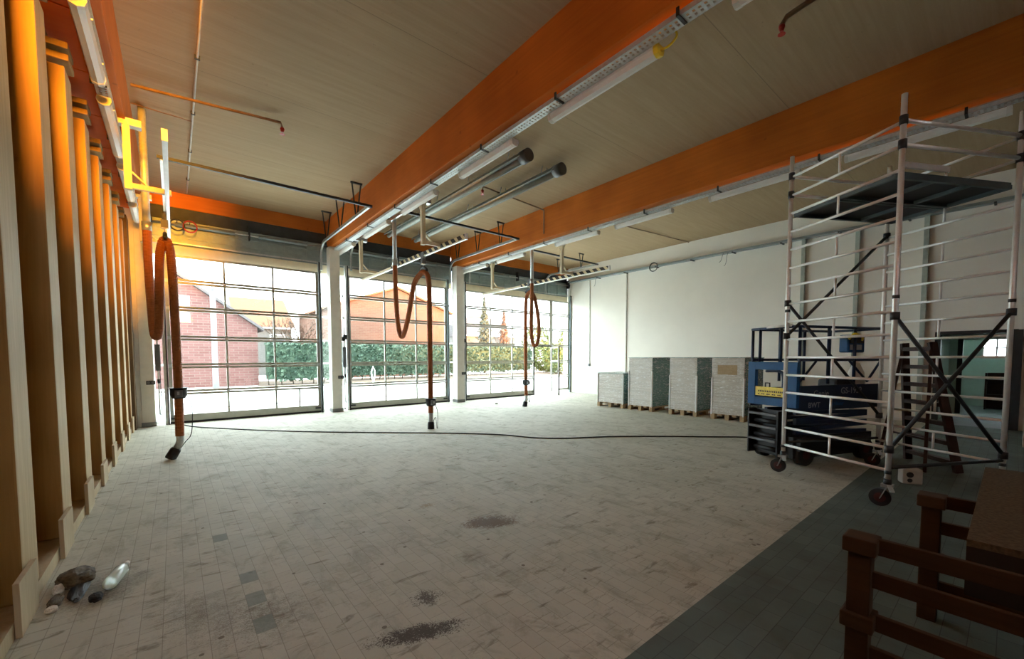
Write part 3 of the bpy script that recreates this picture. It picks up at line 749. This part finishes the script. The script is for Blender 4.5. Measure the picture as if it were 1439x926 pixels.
# ------------------------------------------------------------------ scissor lift
LA = Vector((7.14, 2.66)); LB = Vector((6.86, 1.94)); u_ = (LB-LA).normalized(); v_ = Vector((-u_.y, u_.x))
# local: x along length (away from the camera side), y = from near (B) to far (A)
ang = math.atan2(v_.y, v_.x)
L_ = 1.78; Wd = .77
lift = empty('scissor_lift', (LB.x, LB.y, 0), ang); tag(lift, 'blue scissor lift with black base standing behind the scaffold', 'scissor lift')
def LBX(name, mat, x0, x1, y0, y1, z0, z1, bevel=.008, parent=None): return MB().box(x0,x1,y0,y1,z0,z1).build(name, mat, parent or lift, bevel)
LBX('chassis', 'chassis_black', .06, L_-.04, .08, Wd-.08, .10, .42)
LBX('battery_tray', 'chassis_black', .10, L_-.2, .0, .12, .22, .40)
# end module with ladder steps
e = MB(); e.box(-.05, .14, .24, .27, .08, .78); e.box(-.05, .14, Wd-.03, Wd, .08, .78); e.box(.10, .14, .27, Wd-.03, .08, .78)
e.build('end_cabinet', 'chassis_black', lift, .01)
for z in (.30, .50, .70): LBX('step', 'grey_box', -.06, .0, .27, Wd-.03, z, z+.035, .004)
for z in (.18, .38, .6): MB().tube([(.05, .3, z), (.05, Wd-.06, z)], .035, 10).build('hydraulic_hose', 'black_rubber', lift)
for x in (.25, L_-.25):
    for y in (.02, Wd-.1):
        w_ = MB(); w_.tube([(x, y, .16), (x, y+.10, .16)], .16, 28); wh = w_.build('wheel', 'black_rubber', lift)
        MB().tube([(x, y-.006, .16), (x, y+.106, .16)], .07, 16).build('hub', 'wheel_red', wh)
# scissor stack (folded)
for k in range(5):
    z = .46+k*.075
    for y in (.12, Wd-.18):
        s = 1 if k % 2 else -1
        MB().bar((.12, y, z-.02*s), (L_-.14, y, z+.02*s), .05, .055).build('scissor_arm', 'blue_dark', lift)
# platform deck and box sides
LBX('platform_deck', 'deck_black', -.02, L_, 0, Wd, .86, .93)
s = MB(); s.box(0, L_, -.015, .0, .82, 1.18); pf = s.build('side_panel', 'blue_dark', lift)
LBX('side_panel', 'blue_dark', 0, L_, Wd, Wd+.015, .82, 1.10, 0)
# end frame (entry side) - light blue
e = MB()
e.box(-.04, .02, -.02, .13, .86, 1.52); e.box(-.04, .02, Wd-.11, Wd+.02, .86, 1.52)
e.box(-.04, .02, .13, Wd-.11, .86, .98); e.box(-.04, .02, .13, Wd-.11, 1.40, 1.52)
e.build('entry_frame', 'blue_paint', lift, .006)
LBX('warning_plate', 'yellow_sign', -.052, -.041, .15, Wd-.13, 1.0, 1.14, .002)
e = MB()
for i in range(14):
    e.box(-.056, -.0525, .18+i*.03, .195+i*.03, 1.06, 1.085)
    if i % 3: e.box(-.056, -.0525, .18+i*.03, .20+i*.03, 1.02, 1.035)
e.build('warning_lettering', 'stool_wood', lift)
MB().tube(smooth_path([(-.0, .22, 1.0), (-.0, .22, 1.3), (.0, .28, 1.38), (.0, .5, 1.38)], .03), .022, 10).build('gate_hoop', 'blue_dark', lift)
MB().tube([(-.045, .40, 1.14), (-.045, .40, 1.20), (-.045, .47, 1.20), (-.045, .47, 1.14)], .010, 8).build('latch', 'black_plastic', lift)
# guard rails
def rails(name, segs_, r=.020, mat='blue_dark'):
    for p, q in segs_: MB().tube([p, q], r, 10).build(name, mat, lift)
rails('guard_post', [((x, y, 1.1), (x, y, 2.02)) for x in (.02, L_-.03) for y in (0, Wd)] + [((x, y, 1.2), (x, y, 2.02)) for x in (.6, 1.15) for y in (0, Wd)] + [((0, y, 1.5), (0, y, 2.02)) for y in (.27, .62)], .022)
rails('guard_rail', [((0, 0, 2.03), (L_, 0, 2.03)), ((0, Wd, 2.03), (L_, Wd, 2.03)), ((L_, 0, 2.03), (L_, Wd, 2.03)), ((0, 0, 2.03), (0, Wd, 2.03)), ((0, 0, 1.55), (L_, 0, 1.55)), ((0, Wd, 1.55), (L_, Wd, 1.55)), ((L_, 0, 1.55), (L_, Wd, 1.55))])
MB().tube([(0, .1, 2.045), (0, .5, 2.045)], .024, 10).build('rail_tape', 'paper_white', lift)
rails('side_brace', [((.02, 0, 1.22), (.35, 0, 1.53)), ((1.05, 0, 1.53), (1.45, 0, 1.22)), ((1.45, 0, 1.22), (1.74, 0, 1.53))], .016)
c = MB(); c.box(1.05, 1.42, .03, .16, 1.66, 1.93); cb = c.build('control_box', 'blue_paint', lift, .02)
MB().box(1.09, 1.19, .022, .031, 1.70, 1.78).box(1.22, 1.34, .022, .031, 1.70, 1.78).build('control_sticker', 'decal_white', cb)
MB().box(1.08, 1.36, .0, .10, 1.80, 1.90).build('joystick_guard', 'black_plastic', cb, .01)
MB().tube(smooth_path([(1.02, .0, 1.86), (1.1, -.02, 1.94), (1.28, -.02, 1.90), (1.3, 0, 1.84)], .03), .016, 8).build('yellow_loop', 'yellow_plastic', cb)
c = MB(); c.box(.95, 1.3, .1, .4, .93, 1.25); c.build('tool_bag', 'deck_black', lift, .04)
c = MB(); c.tube([(1.5, .2, .93), (1.5, .2, 1.0), (1.52, .2, 1.35), (1.52, .2, 1.5)], [.12, .14, .10, .04], 12); c.build('waste_bag', 'paper_white', lift)
def text(body, size, loc, rot, mat, parent, name='lettering'):
    cu = bpy.data.curves.new(name, 'FONT'); cu.body = body; cu.size = size; cu.extrude = .001; cu.align_x = 'LEFT'
    o = bpy.data.objects.new(name, cu); COL.objects.link(o)
    bpy.context.view_layer.update()
    me = bpy.data.meshes.new_from_object(o.evaluated_get(bpy.context.evaluated_depsgraph_get()))
    COL.objects.unlink(o); bpy.data.objects.remove(o)
    me.materials.clear(); me.materials.append(MATS[mat]); q = bpy.data.objects.new(name, me); COL.objects.link(q)
    q.parent = parent; q.location = loc; q.rotation_euler = rot; return q
text('Genie', .13, (.30, -.017, 1.02), (PI/2, 0, 0), 'decal_white', lift, 'brand_lettering')
text('GS-1932', .13, (.86, -.017, 1.05), (PI/2, 0, 0), 'decal_white', lift, 'model_lettering')
text('BWT', .11, (.20, -.017, .86), (PI/2, 0, 0), 'decal_white', lift, 'owner_lettering')
text('Aanhuur', .09, (.62, -.017, .88), (PI/2, 0, 0), 'blue_paint', lift, 'owner_lettering')

# ------------------------------------------------------------------ mobile scaffold
P1 = Vector((6.46, 1.97)); P2 = Vector((5.82, .80)); du = Vector((.878, -.479)); P3 = P2+1.6*du; P4 = P1+1.6*du
base = (P1+P3)/2
sc = empty('scaffold_tower', (base.x, base.y, 0)); tag(sc, 'aluminium mobile scaffold tower on black castors with a high platform', 'scaffold')
def SP(p, z): return Vector((p.x-base.x, p.y-base.y, z))
for p in (P1, P2, P3, P4):
    t = MB(); t.tube([SP(p, .26), SP(p, 4.26)], .0255, 14); po = t.build('upright', 'aluminium', sc)
    for z in (2.20, .355): MB().tube([SP(p, z), SP(p, z+.035)], .031, 14).build('upright_collar', 'dark_steel', po)
    c = empty('castor', SP(p, 0)); c.parent = sc
    m = MB(); m.tube([(0, 0, .24), (0, 0, .30)], .035, 12); m.build('stem', 'dark_steel', c)
    m = MB(); m.box(-.045, .045, -.05, .05, .215, .245); m.bar((-.034, 0, .22), (-.034, .05, .09), .07, .008, (0,0,1)); m.bar((.034, 0, .22), (.034, .05, .09), .07, .008, (0,0,1)); m.build('fork', 'galvanised', c)
    m = MB(); m.tube([(-.024, .055, .092), (.024, .055, .092)], .092, 26); m.build('wheel', 'black_rubber', c)
    m = MB(); m.tube([(-.028, .055, .092), (.028, .055, .092)], .05, 18); m.build('wheel_hub', 'wheel_red', c)
    MB().bar((-.05, -.02, .245), (-.14, -.06, .20), .04, .012).build('brake_pedal', 'galvanised_pale', c); MB().bar((.045, 0, .245), (.12, .03, .29), .04, .012).build('brake_pedal', 'galvanised', c)
RZ = [.39+.24*k for k in range(16)]
for a, b_ in ((P1, P2), (P4, P3)):
    for k, z in enumerate(RZ):
        rg = MB(); rg.tube([SP(a, z), SP(b_, z)], .0165, 10); rg.build('rung', 'aluminium', sc)
    mid = (a+b_)/2
    for k in range(0, 16, 2):
        MB().tube([SP(mid, RZ[k]), SP(mid, RZ[k+1])], .013, 8).build('rung_spacer', 'aluminium', sc)
# guard rails in the long direction
for a, b_ in ((P2, P3), (P1, P4)):
    for z in (4.0, 3.76):
        MB().tube([SP(a, z), SP(b_, z)], .021, 12).build('guard_rail', 'aluminium', sc)
        for e_ in (a, b_): MB().tube([SP(e_, z-.045), SP(e_, z+.045)], .036, 12).build('rail_hook', 'black_plastic', sc)
    # horizontal brace low down
    MB().tube([SP(a, .42), SP(b_, .42)], .019, 10).build('horizontal_brace', 'dark_steel', sc)
for a, b_, lst in ((P2, P3, ((.62, 2.09), (2.02, .48))), (P1, P4, ((2.32, .75), (1.88, 3.3)))):
    for z0, z1 in lst:
        MB().tube([SP(a, z0), SP(b_, z1)], .020, 10).build('diagonal_brace', 'dark_steel', sc)
        for e_, z in ((a, z0), (b_, z1)): MB().tube([SP(e_, z-.04), SP(e_, z+.04)], .040, 12).build('brace_hook', 'black_plastic', sc)
# platform decks (two, side by side), each with frame, dark plywood and hooks
un = (P2-P1).normalized(); Lw = (P2-P1).length; Ll = 1.6
def deck(t0, t1, hatch):
    d = empty('platform_deck', SP(P1, 3.47)); d.parent = sc; d.rotation_euler = (0, 0, math.atan2(du.y, du.x))
    # local x along du; local y toward P1 side -> P2 is at y = -Lw (perpendicular)
    y0, y1 = -Lw*t1, -Lw*t0
    MB().box(.04, Ll-.04, y0+.03, y1-.03, .02, .035).build('plywood', 'deck_black', d)
    f = MB(); f.box(.0, Ll, y0, y0+.035, -.02, .05); f.box(.0, Ll, y1-.035, y1, -.02, .05)
    for i in range(4): xx = .0+(Ll-.04)*i/3; f.box(xx, xx+.04, y0+.035, y1-.035, -.02, .02)
    f.build('deck_frame', 'dark_frame', d)
deck(.04, .49, False); deck(.51, .96, True)
tb = MB(); tb.bar(SP(P2, 3.56), SP(P2+du*.62, 3.56), .02, .06); tb.build('toe_clip', 'aluminium', sc)

# ------------------------------------------------------------------ step ladder behind the scaffold
lad = empty('step_ladder', (8.5, .72, 0)); tag(lad, 'dark brown wooden step ladder standing open behind the scaffold', 'ladder')
A0 = Vector((8.83, .99, 0)); B0 = Vector((8.25, .42, 0)); bz = Vector((8.5, .72, 0))
dirw = (B0-A0).normalized(); nrm = Vector((-dirw.y, dirw.x, 0))*-1
if nrm.x < 0: nrm = -nrm   # away from the hall
T1 = A0+dirw*.10-nrm*.20+Vector((0,0,1.80)); T2 = A0+dirw*.56-nrm*.20+Vector((0,0,1.80))
MB().bar(A0-bz, T1-bz, .10, .045, tuple(dirw)).build('stile', 'stool_wood', lad); MB().bar(B0-bz, T2-bz, .10, .045, tuple(dirw)).build('stile', 'stool_wood', lad)
for k in range(7):
    t = (.13+.263*k)/1.8; p = A0.lerp(T1, t); q = B0.lerp(T2, t)
    MB().bar(p-bz, q-bz, .09, .055).build('tread', 'stool_wood', lad)
for A_, T_ in ((A0-nrm*.42, T1), (B0-nrm*.42, T2)): MB().bar(A_-bz, T_-bz, .05, .035).build('rear_leg', 'stool_wood', lad)
for t in (.25, .6): MB().bar((A0-nrm*.42).lerp(T1, t)-bz, (B0-nrm*.42).lerp(T2, t)-bz, .04, .02).build('rear_rail', 'stool_wood', lad)
# small appliance box at the scaffold foot
r = empty('power_box', (7.08, .74, 0), math.radians(-62)); tag(r, 'small beige power box lying beside the scaffold castor', 'box')
MB().box(-.10, .10, -.0, .14, 0.0, .19).build('case', 'box_beige', r, .02)
MB().tube([(-.03, -.008, .12), (-.03, .004, .12)], .035, 14).tube([(-.03, -.008, .05), (-.03, .004, .05)], .025, 14).build('socket', 'black_plastic', r)
r = empty('floor_crate', (8.1, -.35, 0)); tag(r, 'low dark crate on the floor under the ladder and scaffold', 'crate')
MB().box(-.5, .5, -.2, .2, 0, .04).box(-.5, .5, -.2, -.18, .04, .24).box(-.5, .5, .18, .2, .04, .24).box(-.5, -.48, -.18, .18, .04, .24).box(.48, .5, -.18, .18, .04, .24).build('body', 'stool_wood', r)
MB().box(-.5, .5, -.21, .21, .24, .27).build('rim', 'stool_wood', r)

# ------------------------------------------------------------------ stained timber frames with a brown board on top
def frame_stack(x, y, units, label, th=.085):
    r = empty('timber_trestle', (x, y, 0)); tag(r, label, 'timber frame', 'dark stained timber frames')
    for (z0, z1) in units:
        for yy in (0, -1.25):
            MB().box(-th/2, th/2, yy-th/2, yy+th/2, z0, z1-.07).build('post', 'dark_stained', r, .006)
            MB().box(-th*.78, th*.78, yy-th*.72, yy+th*.72, z1-.07, z1).build('post_cap', 'dark_stained', r, .008)
        h = z1-z0
        for zz in (z1-.075, z1-.235):
            MB().box(.0, .03, -1.25, -th*.4, zz, zz+.075).build('rail', 'dark_stained', r, .004)
    return r
frame_stack(2.47, .42, [(0, .40), (.40, .76)], 'near dark stained timber frame with two slatted tiers')
frame_stack(3.52, .28, [(0, .40), (.40, .765)], 'far dark stained timber frame behind the near one, under the same board')
MB_ = empty('board', (2.66, .10, .77), 0); tag(MB_, 'rough brown board laid across the two stained timber frames', 'board')
MB().box(0, 1.85, -1.2, 0, 0, .03).build('top', 'board_brown', MB_)
MB().box(.0, 1.85, -.03, 0, -.22, 0).box(0, .03, -1.2, -.03, -.22, 0).build('apron', 'board_dark', MB_)
r = empty('paint_pot', (3.05, -.30, .0)); 
tag(r, 'white pot glimpsed under the brown board', 'pot')
MB().tube([(0,0,0), (0,0,.02), (0,0,.42), (0,0,.44)], [.10, .11, .12, .12], 20).build('body', 'paper_white', r)
MB().tube([(0,0,.44), (0,0,.455)], .125, 20).build('rim', 'paper_white', r)

# ------------------------------------------------------------------ floor items left
r = empty('plastic_bottle', (-.40, 3.88, .045), math.radians(80)); r.rotation_euler = (0, 0, math.radians(78)); tag(r, 'clear plastic bottle lying on the pavers', 'bottle')
MB().tube([(0,0,0),(.01,0,0),(.03,0,0),(.22,0,0),(.27,0,0),(.30,0,0),(.33,0,0)], [.02,.038,.043,.043,.030,.014,.013], 20).build('body', 'bottle_plastic', r)
MB().tube([(.325,0,0),(.35,0,0)], .016, 14).build('cap', 'paper_white', r)
def crumple(name, mat, c, sx, sy, sz, label, cat, seed):
    bm = bmesh.new(); bmesh.ops.create_icosphere(bm, subdivisions=4, radius=1)
    for v in bm.verts:
        n_ = noise.fractal(v.co*1.6+Vector((seed, 0, 0)), 1.0, 2.2, 5); v.co *= 1+.22*n_
        v.co.x *= sx; v.co.y *= sy; v.co.z = max(-.55*sz, v.co.z*sz)
    for v in bm.verts: v.co.z += .55*sz
    me = bpy.data.meshes.new(name); bm.to_mesh(me); bm.free(); me.materials.append(MATS[mat])
    o = bpy.data.objects.new(name, me); COL.objects.link(o); o.location = c; tag(o, label, cat); return o
crumple('crumpled_sack', 'bag_brown', (-.60, 4.20, 0), .10, .13, .055, 'crumpled brown sack by the sole plate', 'sack', 1)
crumple('rag', 'deck_black', (-.56, 4.04, 0), .045, .20, .016, 'black rag lying between sack and bottle', 'rag', 5)
crumple('rag', 'bag_brown', (-.655, 3.92, 0), .035, .10, .018, 'small muddy rag against the nearest foot board', 'rag', 9)
crumple('paper_scrap', 'paper_white', (-.665, 4.08, 0), .03, .04, .035, 'pale crumpled paper scrap against the sole plate', 'paper', 12)
crumple('paper_scrap', 'paper_white', (-.655, 3.80, 0), .03, .035, .02, 'pale paper scrap beside the foot board corner', 'paper', 15)
crumple('clod', 'deck_black', (-.455, 3.80, 0), .035, .045, .03, 'small black clod on the pavers below the bottle', 'debris', 17)
crumple('clod', 'bag_brown', (8.5, 11.2, 0), .06, .04, .02, 'small dark leaf-like debris on the floor before the doors', 'debris', 21)
cb = smooth_path([(.05, 12.75, .012), (.25, 12.1, .012), (.63, 11.47, .012), (1.6, 10.2, .012), (2.7, 9.04, .012), (4.06, 7.79, .012), (4.7, 7.15, .012), (5.15, 6.6, .012), (5.45, 5.95, .012), (5.9, 5.5, .012), (6.7, 5.05, .012), (7.5, 4.4, .012), (8.2, 3.75, .012), (8.7, 3.25, .012), (8.5, 2.9, .012), (8.0, 2.75, .012)], .08)
tag(MB().tube(cb, .012, 6).build('power_cable', 'cable_black'), 'thin black power cable snaking from the first door to the lift', 'cable')

# ------------------------------------------------------------------ corridor beyond the opening
structure(box('trim_4', 'door_frame_dark', XR-.04, XR+.2, 1.10, 1.20, 0, 2.17)); structure(box('trim_5', 'door_frame_dark', XR-.04, XR+.2, -.05, 1.14, 2.11, 2.18)); structure(box('trim_6', 'door_frame_dark', XR-.06, XR+.2, -.12, .03, 0, 2.17))
structure(box('floor_corridor', 'skirting_grey', XR+.02, 20.2, -1.2, 2.4, -.1, 0))
w = MB(); w.box(XR+.2, 20.2, 1.16, 1.9, 0, 2.7); w.box(XR+.2, 20.2, -.9, -.75, 0, 2.7); w.box(17.0, 17.15, .98, 1.75, 0, 2.7); w.box(17.0, 17.15, -.75, .98, 2.05, 2.7)
w.box(20.0, 20.2, -.75, 1.16, 0, 1.5); w.box(20.0, 20.2, -.75, 1.16, 2.2, 2.7); w.box(20.0, 20.2, -.75, -.25, 1.5, 2.2); w.box(20.0, 20.2, .65, 1.16, 1.5, 2.2)
structure(w.build('wall_corridor', 'corridor_wall')); structure(box('ceiling_corridor', 'corridor_wall', XR+.2, 20.2, -.9, 1.9, 2.7, 2.8))
r = structure(empty('window_4', (20.05, .20, 1.5))); m = MB()
for y in (-.43, -.14, .14, .43): m.box(-.03, .03, y-.02, y+.02, 0, .7)
for z in (0, .34, .66): m.box(-.03, .03, -.45, .45, z, z+.04)
m.build('frame', 'white_paint', r); MB().box(-.004, .004, -.42, .42, .03, .68).build('pane', 'glass', r)
structure(box('door_4', 'door_frame_dark', 16.95, 17.05, .90, 1.0, 0, 2.08))
r = empty('shelf_unit', (19.0, .0, 0)); tag(r, 'dark shelf unit seen through the corridor opening', 'shelf')
MB().box(-.2, .2, -.5, .5, .85, .90).box(-.2, .2, -.5, .5, .40, .45).build('shelf_board', 'stool_wood', r)
MB().box(-.2, .2, -.52, -.48, 0, 1.1).box(-.2, .2, .48, .52, 0, 1.1).box(.18, .2, -.48, .48, 0, 1.1).build('side', 'stool_wood', r)
# dark jamb and white panel standing at the picture's right
r = empty('leaning_panel', (8.6, -.10, 0)); tag(r, 'dark upright door panel with a pale edge at the right picture border', 'panel')
MB().box(-.02, .6, -.26, -.10, 0, 2.2).build('panel', 'door_frame_dark', r)
MB().box(-.35, -.02, -.30, -.015, .45, 1.15).build('pale_edge', 'white_paint', r)

# ------------------------------------------------------------------ outside
structure(box('ground', 'concrete_out', -60, 120, 13.3, 140, -.25, -.02))
def gable_house(name, x0, x1, y0, y1, ze, zr, wm, rm, label, ridge='y', wins=(), over=.3):
    r = empty(name, ((x0+x1)/2, y0, 0)); tag(r, label, 'house'); cx, D = r.location.x, y1-y0
    m = MB(); a, b_ = x0-cx, x1-cx
    if ridge == 'y':
        m.prism([(a, -.1), (b_, -.1), (b_, ze), (0, zr), (a, ze)], 'y', 0, D); m.build('wall', wm, r)
        f = MB(); t = .18; sl = (zr-ze)/((b_-a)/2)
        f.prism([(a-over, ze-over*sl+.02), (0, zr+.02), (0, zr+t), (a-over, ze-over*sl+t)], 'y', -over, D+over)
        f.prism([(b_+over, ze-over*sl+.02), (0, zr+.02), (0, zr+t), (b_+over, ze-over*sl+t)], 'y', -over, D+over); f.build('roof', rm, r)
    else:
        m.box(a, b_, 0, D, -.1, ze); m.build('wall', wm, r)
        f = MB(); f.prism([(-over, ze-.05), (D+over, ze-.05), (D/2, zr)], 'x', a-over, b_+over); f.build('roof', rm, r)
        MB().box(a-over, b_+over, -over-.1, -over, ze-.12, ze+.02).build('gutter', 'gutter_white', r)
    for (wx, wz, ww, wh) in wins:
        w = MB().box(wx-cx-ww/2, wx-cx+ww/2, -.03, .05, wz, wz+wh).build('window', 'gutter_white', r)
        MB().box(wx-cx-ww/2+.08, wx-cx+ww/2-.08, -.045, -.03, wz+.08, wz+wh-.08).build('pane', 'window_dark', w)
    return r
gable_house('brick_house', -3.5, 3.8, 28.0, 40, 3.35, 6.0, 'brick_red', 'roof_dark', 'red brick gabled house behind the white lamp post', 'y')
gable_house('brick_house', 9.9, 20.2, 34.0, 46, 5.7, 7.5, 'brick_orange', 'roof_orange', 'broad brick house with a shallow gable beyond the hedge', 'y')
gable_house('house', 4.6, 8.8, 44.0, 54, 4.4, 7.6, 'facade_pale', 'roof_orange', 'pale house with orange roof behind the bare tree', 'x', ((7.6, 2.6, 1.3, 1.2),))
gable_house('house', 27.0, 35, 42.0, 52, 4.3, 7.0, 'facade_pale', 'roof_dark', 'pale house with dark roof behind the trees', 'x', ((30, 1.6, 1.4, 1.3), (33, 1.6, 1.4, 1.3)))
gable_house('house', 36.0, 39.5, 50.0, 58, 5.0, 8.0, 'facade_pale', 'roof_orange', 'far house with orange roof beyond the conifers', 'x')
# street lamp post
r = empty('lamp_post', (1.62, 26.0, 0)); tag(r, 'tall white lamp post in front of the red brick house', 'lamp post')
MB().tube([(0,0,0), (0,0,1.0), (0,0,5.0)], [.14, .13, .12], 16).build('pole', 'lamp_pole_white', r); MB().tube([(0,0,5.0), (0,0,9.5)], [.075, .06], 12).build('upper_pole', 'lamp_pole_white', r)
MB().box(-.12, .12, -1.0, .1, 9.4, 9.55).build('lamp_head', 'lamp_pole_white', r)
r = empty('white_post', (7.75, 20.5, 0)); tag(r, 'short white forked post standing before the hedge', 'post')
MB().tube([(0,0,0), (0,0,.6)], .05, 10).build('post', 'gutter_white', r); MB().tube([(-.07,0,.55), (-.09,0,.9), (0,0,1.15), (.09,0,.9), (.07,0,.55)], .03, 8).build('loop', 'gutter_white', r)
def leaf_quads(m, pts, size):
    for p in pts:
        a = Vector((random.uniform(-1,1), random.uniform(-1,1), random.uniform(-1,1))).normalized()
        b_ = a.orthogonal().normalized(); c_ = a.cross(b_); s_ = size*random.uniform(.6, 1.3)
        m.quad(p-b_*s_, p+c_*s_*.6, p+b_*s_, p-c_*s_*.6)
def hedge(x0, x1, y, h, label):
    r = empty('hedge', ((x0+x1)/2, y, 0)); tag(r, label, 'hedge'); w_ = (x1-x0)/2
    MB().box(-w_, w_, -.4, .4, .35, h-.1).build('inner_mass', 'hedge_leaf', r)
    m = MB(); pts = []
    for i in range(int((x1-x0)*260)):
        x = random.uniform(-w_, w_); z = random.uniform(.25, h); yy = -.45-random.random()*.18
        if random.random() < .25: z = h+random.uniform(-.12, .12); yy = random.uniform(-.5, .5)
        pts.append(Vector((x, yy, z)))
    leaf_quads(m, pts, .12); m.build('foliage', 'hedge_leaf', r)
    m = MB()
    for i in range(int((x1-x0)*1.6)):
        x = -w_+i/1.6+random.uniform(-.1, .1); m.tube([(x, -.2, 0), (x+random.uniform(-.1,.1), -.3, .6)], .03, 5)
    m.build('stem', 'bark', r)
hedge(4.15, 8.6, 27.5, 2.45, 'green hedge behind the first door, next to the brick house')
hedge(9.0, 17.2, 29.5, 2.45, 'long green hedge behind the middle door')
hedge(17.8, 27.5, 31.0, 2.6, 'green hedge behind the wicket-door bay')
structure(box('planting_strip', 'soil', 3.7, 30, 26.8, 32.2, -.02, .02))
def bare_tree(x, y, h, label, mat='bark', seed=1, spread=.5):
    rnd = random.Random(seed); r = empty('bare_tree', (x, y, 0)); tag(r, label, 'tree', 'bare winter trees'); m = MB(); k = [0]
    def grow(p, d, L, rad, lev):
        q = p+d*L; m.tube([p, p.lerp(q, .5)+Vector((rnd.uniform(-1,1), rnd.uniform(-1,1), 0))*L*.05, q], [rad, rad*.8, rad*.62], 5 if lev else 8)
        k[0] += 1
        if lev >= 5: return
        for i in range(3 if lev < 4 else 2):
            nd = (d+Vector((rnd.uniform(-1,1), rnd.uniform(-1,1), rnd.uniform(-.2,.7)))*spread*1.3).normalized()
            grow(q, nd, L*rnd.uniform(.62, .82), rad*.6, lev+1)
    grow(Vector((0,0,-.1)), Vector((.03,0,1)), h*.24, .10, 0); m.build('branches', mat, r)
bare_tree(6.0, 30.5, 6.6, 'bare spreading tree behind the first door', 'bark', 3, .6)
bare_tree(7.6, 32.0, 6.2, 'bare reddish tree beside the first bare tree', 'bark_reddish', 8, .6)
bare_tree(21.0, 33.5, 5.2, 'bare tree left of the conifer beyond the wicket-door bay', 'bark', 12, .6)
bare_tree(29.6, 38, 6.2, 'bare tree between conifer and pale house', 'bark', 17, .6)
def conifer(x, y, h, rad, mat, label, n_=2600):
    r = empty('conifer', (x, y, 0)); tag(r, label, 'tree'); MB().tube([(0,0,0), (0,0,h)], [.14, .02], 8).build('trunk', 'bark', r)
    m = MB(); pts = []
    for i in range(n_):
        t = random.random()**.8; z = h*(.12+.88*t); R_ = rad*(1-t)*(.75+.25*math.sin(z*9)); a = random.uniform(0, 2*PI); q = R_*random.uniform(.45, 1)
        pts.append(Vector((q*math.cos(a), q*math.sin(a), z-q*.15)))
    leaf_quads(m, pts, .13); m.build('foliage', mat, r)
conifer(24.3, 34, 7.6, 1.6, 'conifer_leaf', 'grey-green conifer beyond the wicket-door bay')
conifer(27.3, 34.6, 6.6, 1.3, 'autumn_leaf', 'russet conifer right beside the grey-green one')
def bush(x, y, h, rad, mat, label, n_=2200):
    r = empty('bush', (x, y, 0)); tag(r, label, 'bush'); m = MB(); pts = []
    for i in range(n_):
        a, bq = random.uniform(0, 2*PI), math.acos(random.uniform(-1, 1)); q = random.uniform(.75, 1.0)
        pts.append(Vector((rad*q*math.sin(bq)*math.cos(a), rad*q*math.sin(bq)*math.sin(a), h/2+h/2*q*math.cos(bq))))
    leaf_quads(m, pts, .13); m.build('foliage', mat, r)
    MB().tube([(0,0,0), (0,0,h*.6)], .06, 6).build('stem', 'bark', r)
bush(30.2, 31, 3.3, 1.8, 'bush_leaf', 'yellow-green bush framed by the open wicket door')
bush(28.6, 27.9, 2.9, 1.5, 'bush_leaf', 'yellow-green bush beside the end of the hedge')
bush(34.6, 31, 6.2, 2.1, 'bush_leaf', 'tall yellow-green shrub beyond the last door panes', 3200)
bush(32.6, 35.2, 5.4, 1.9, 'bush_leaf', 'tall yellow-green shrub behind the wicket opening', 3000)
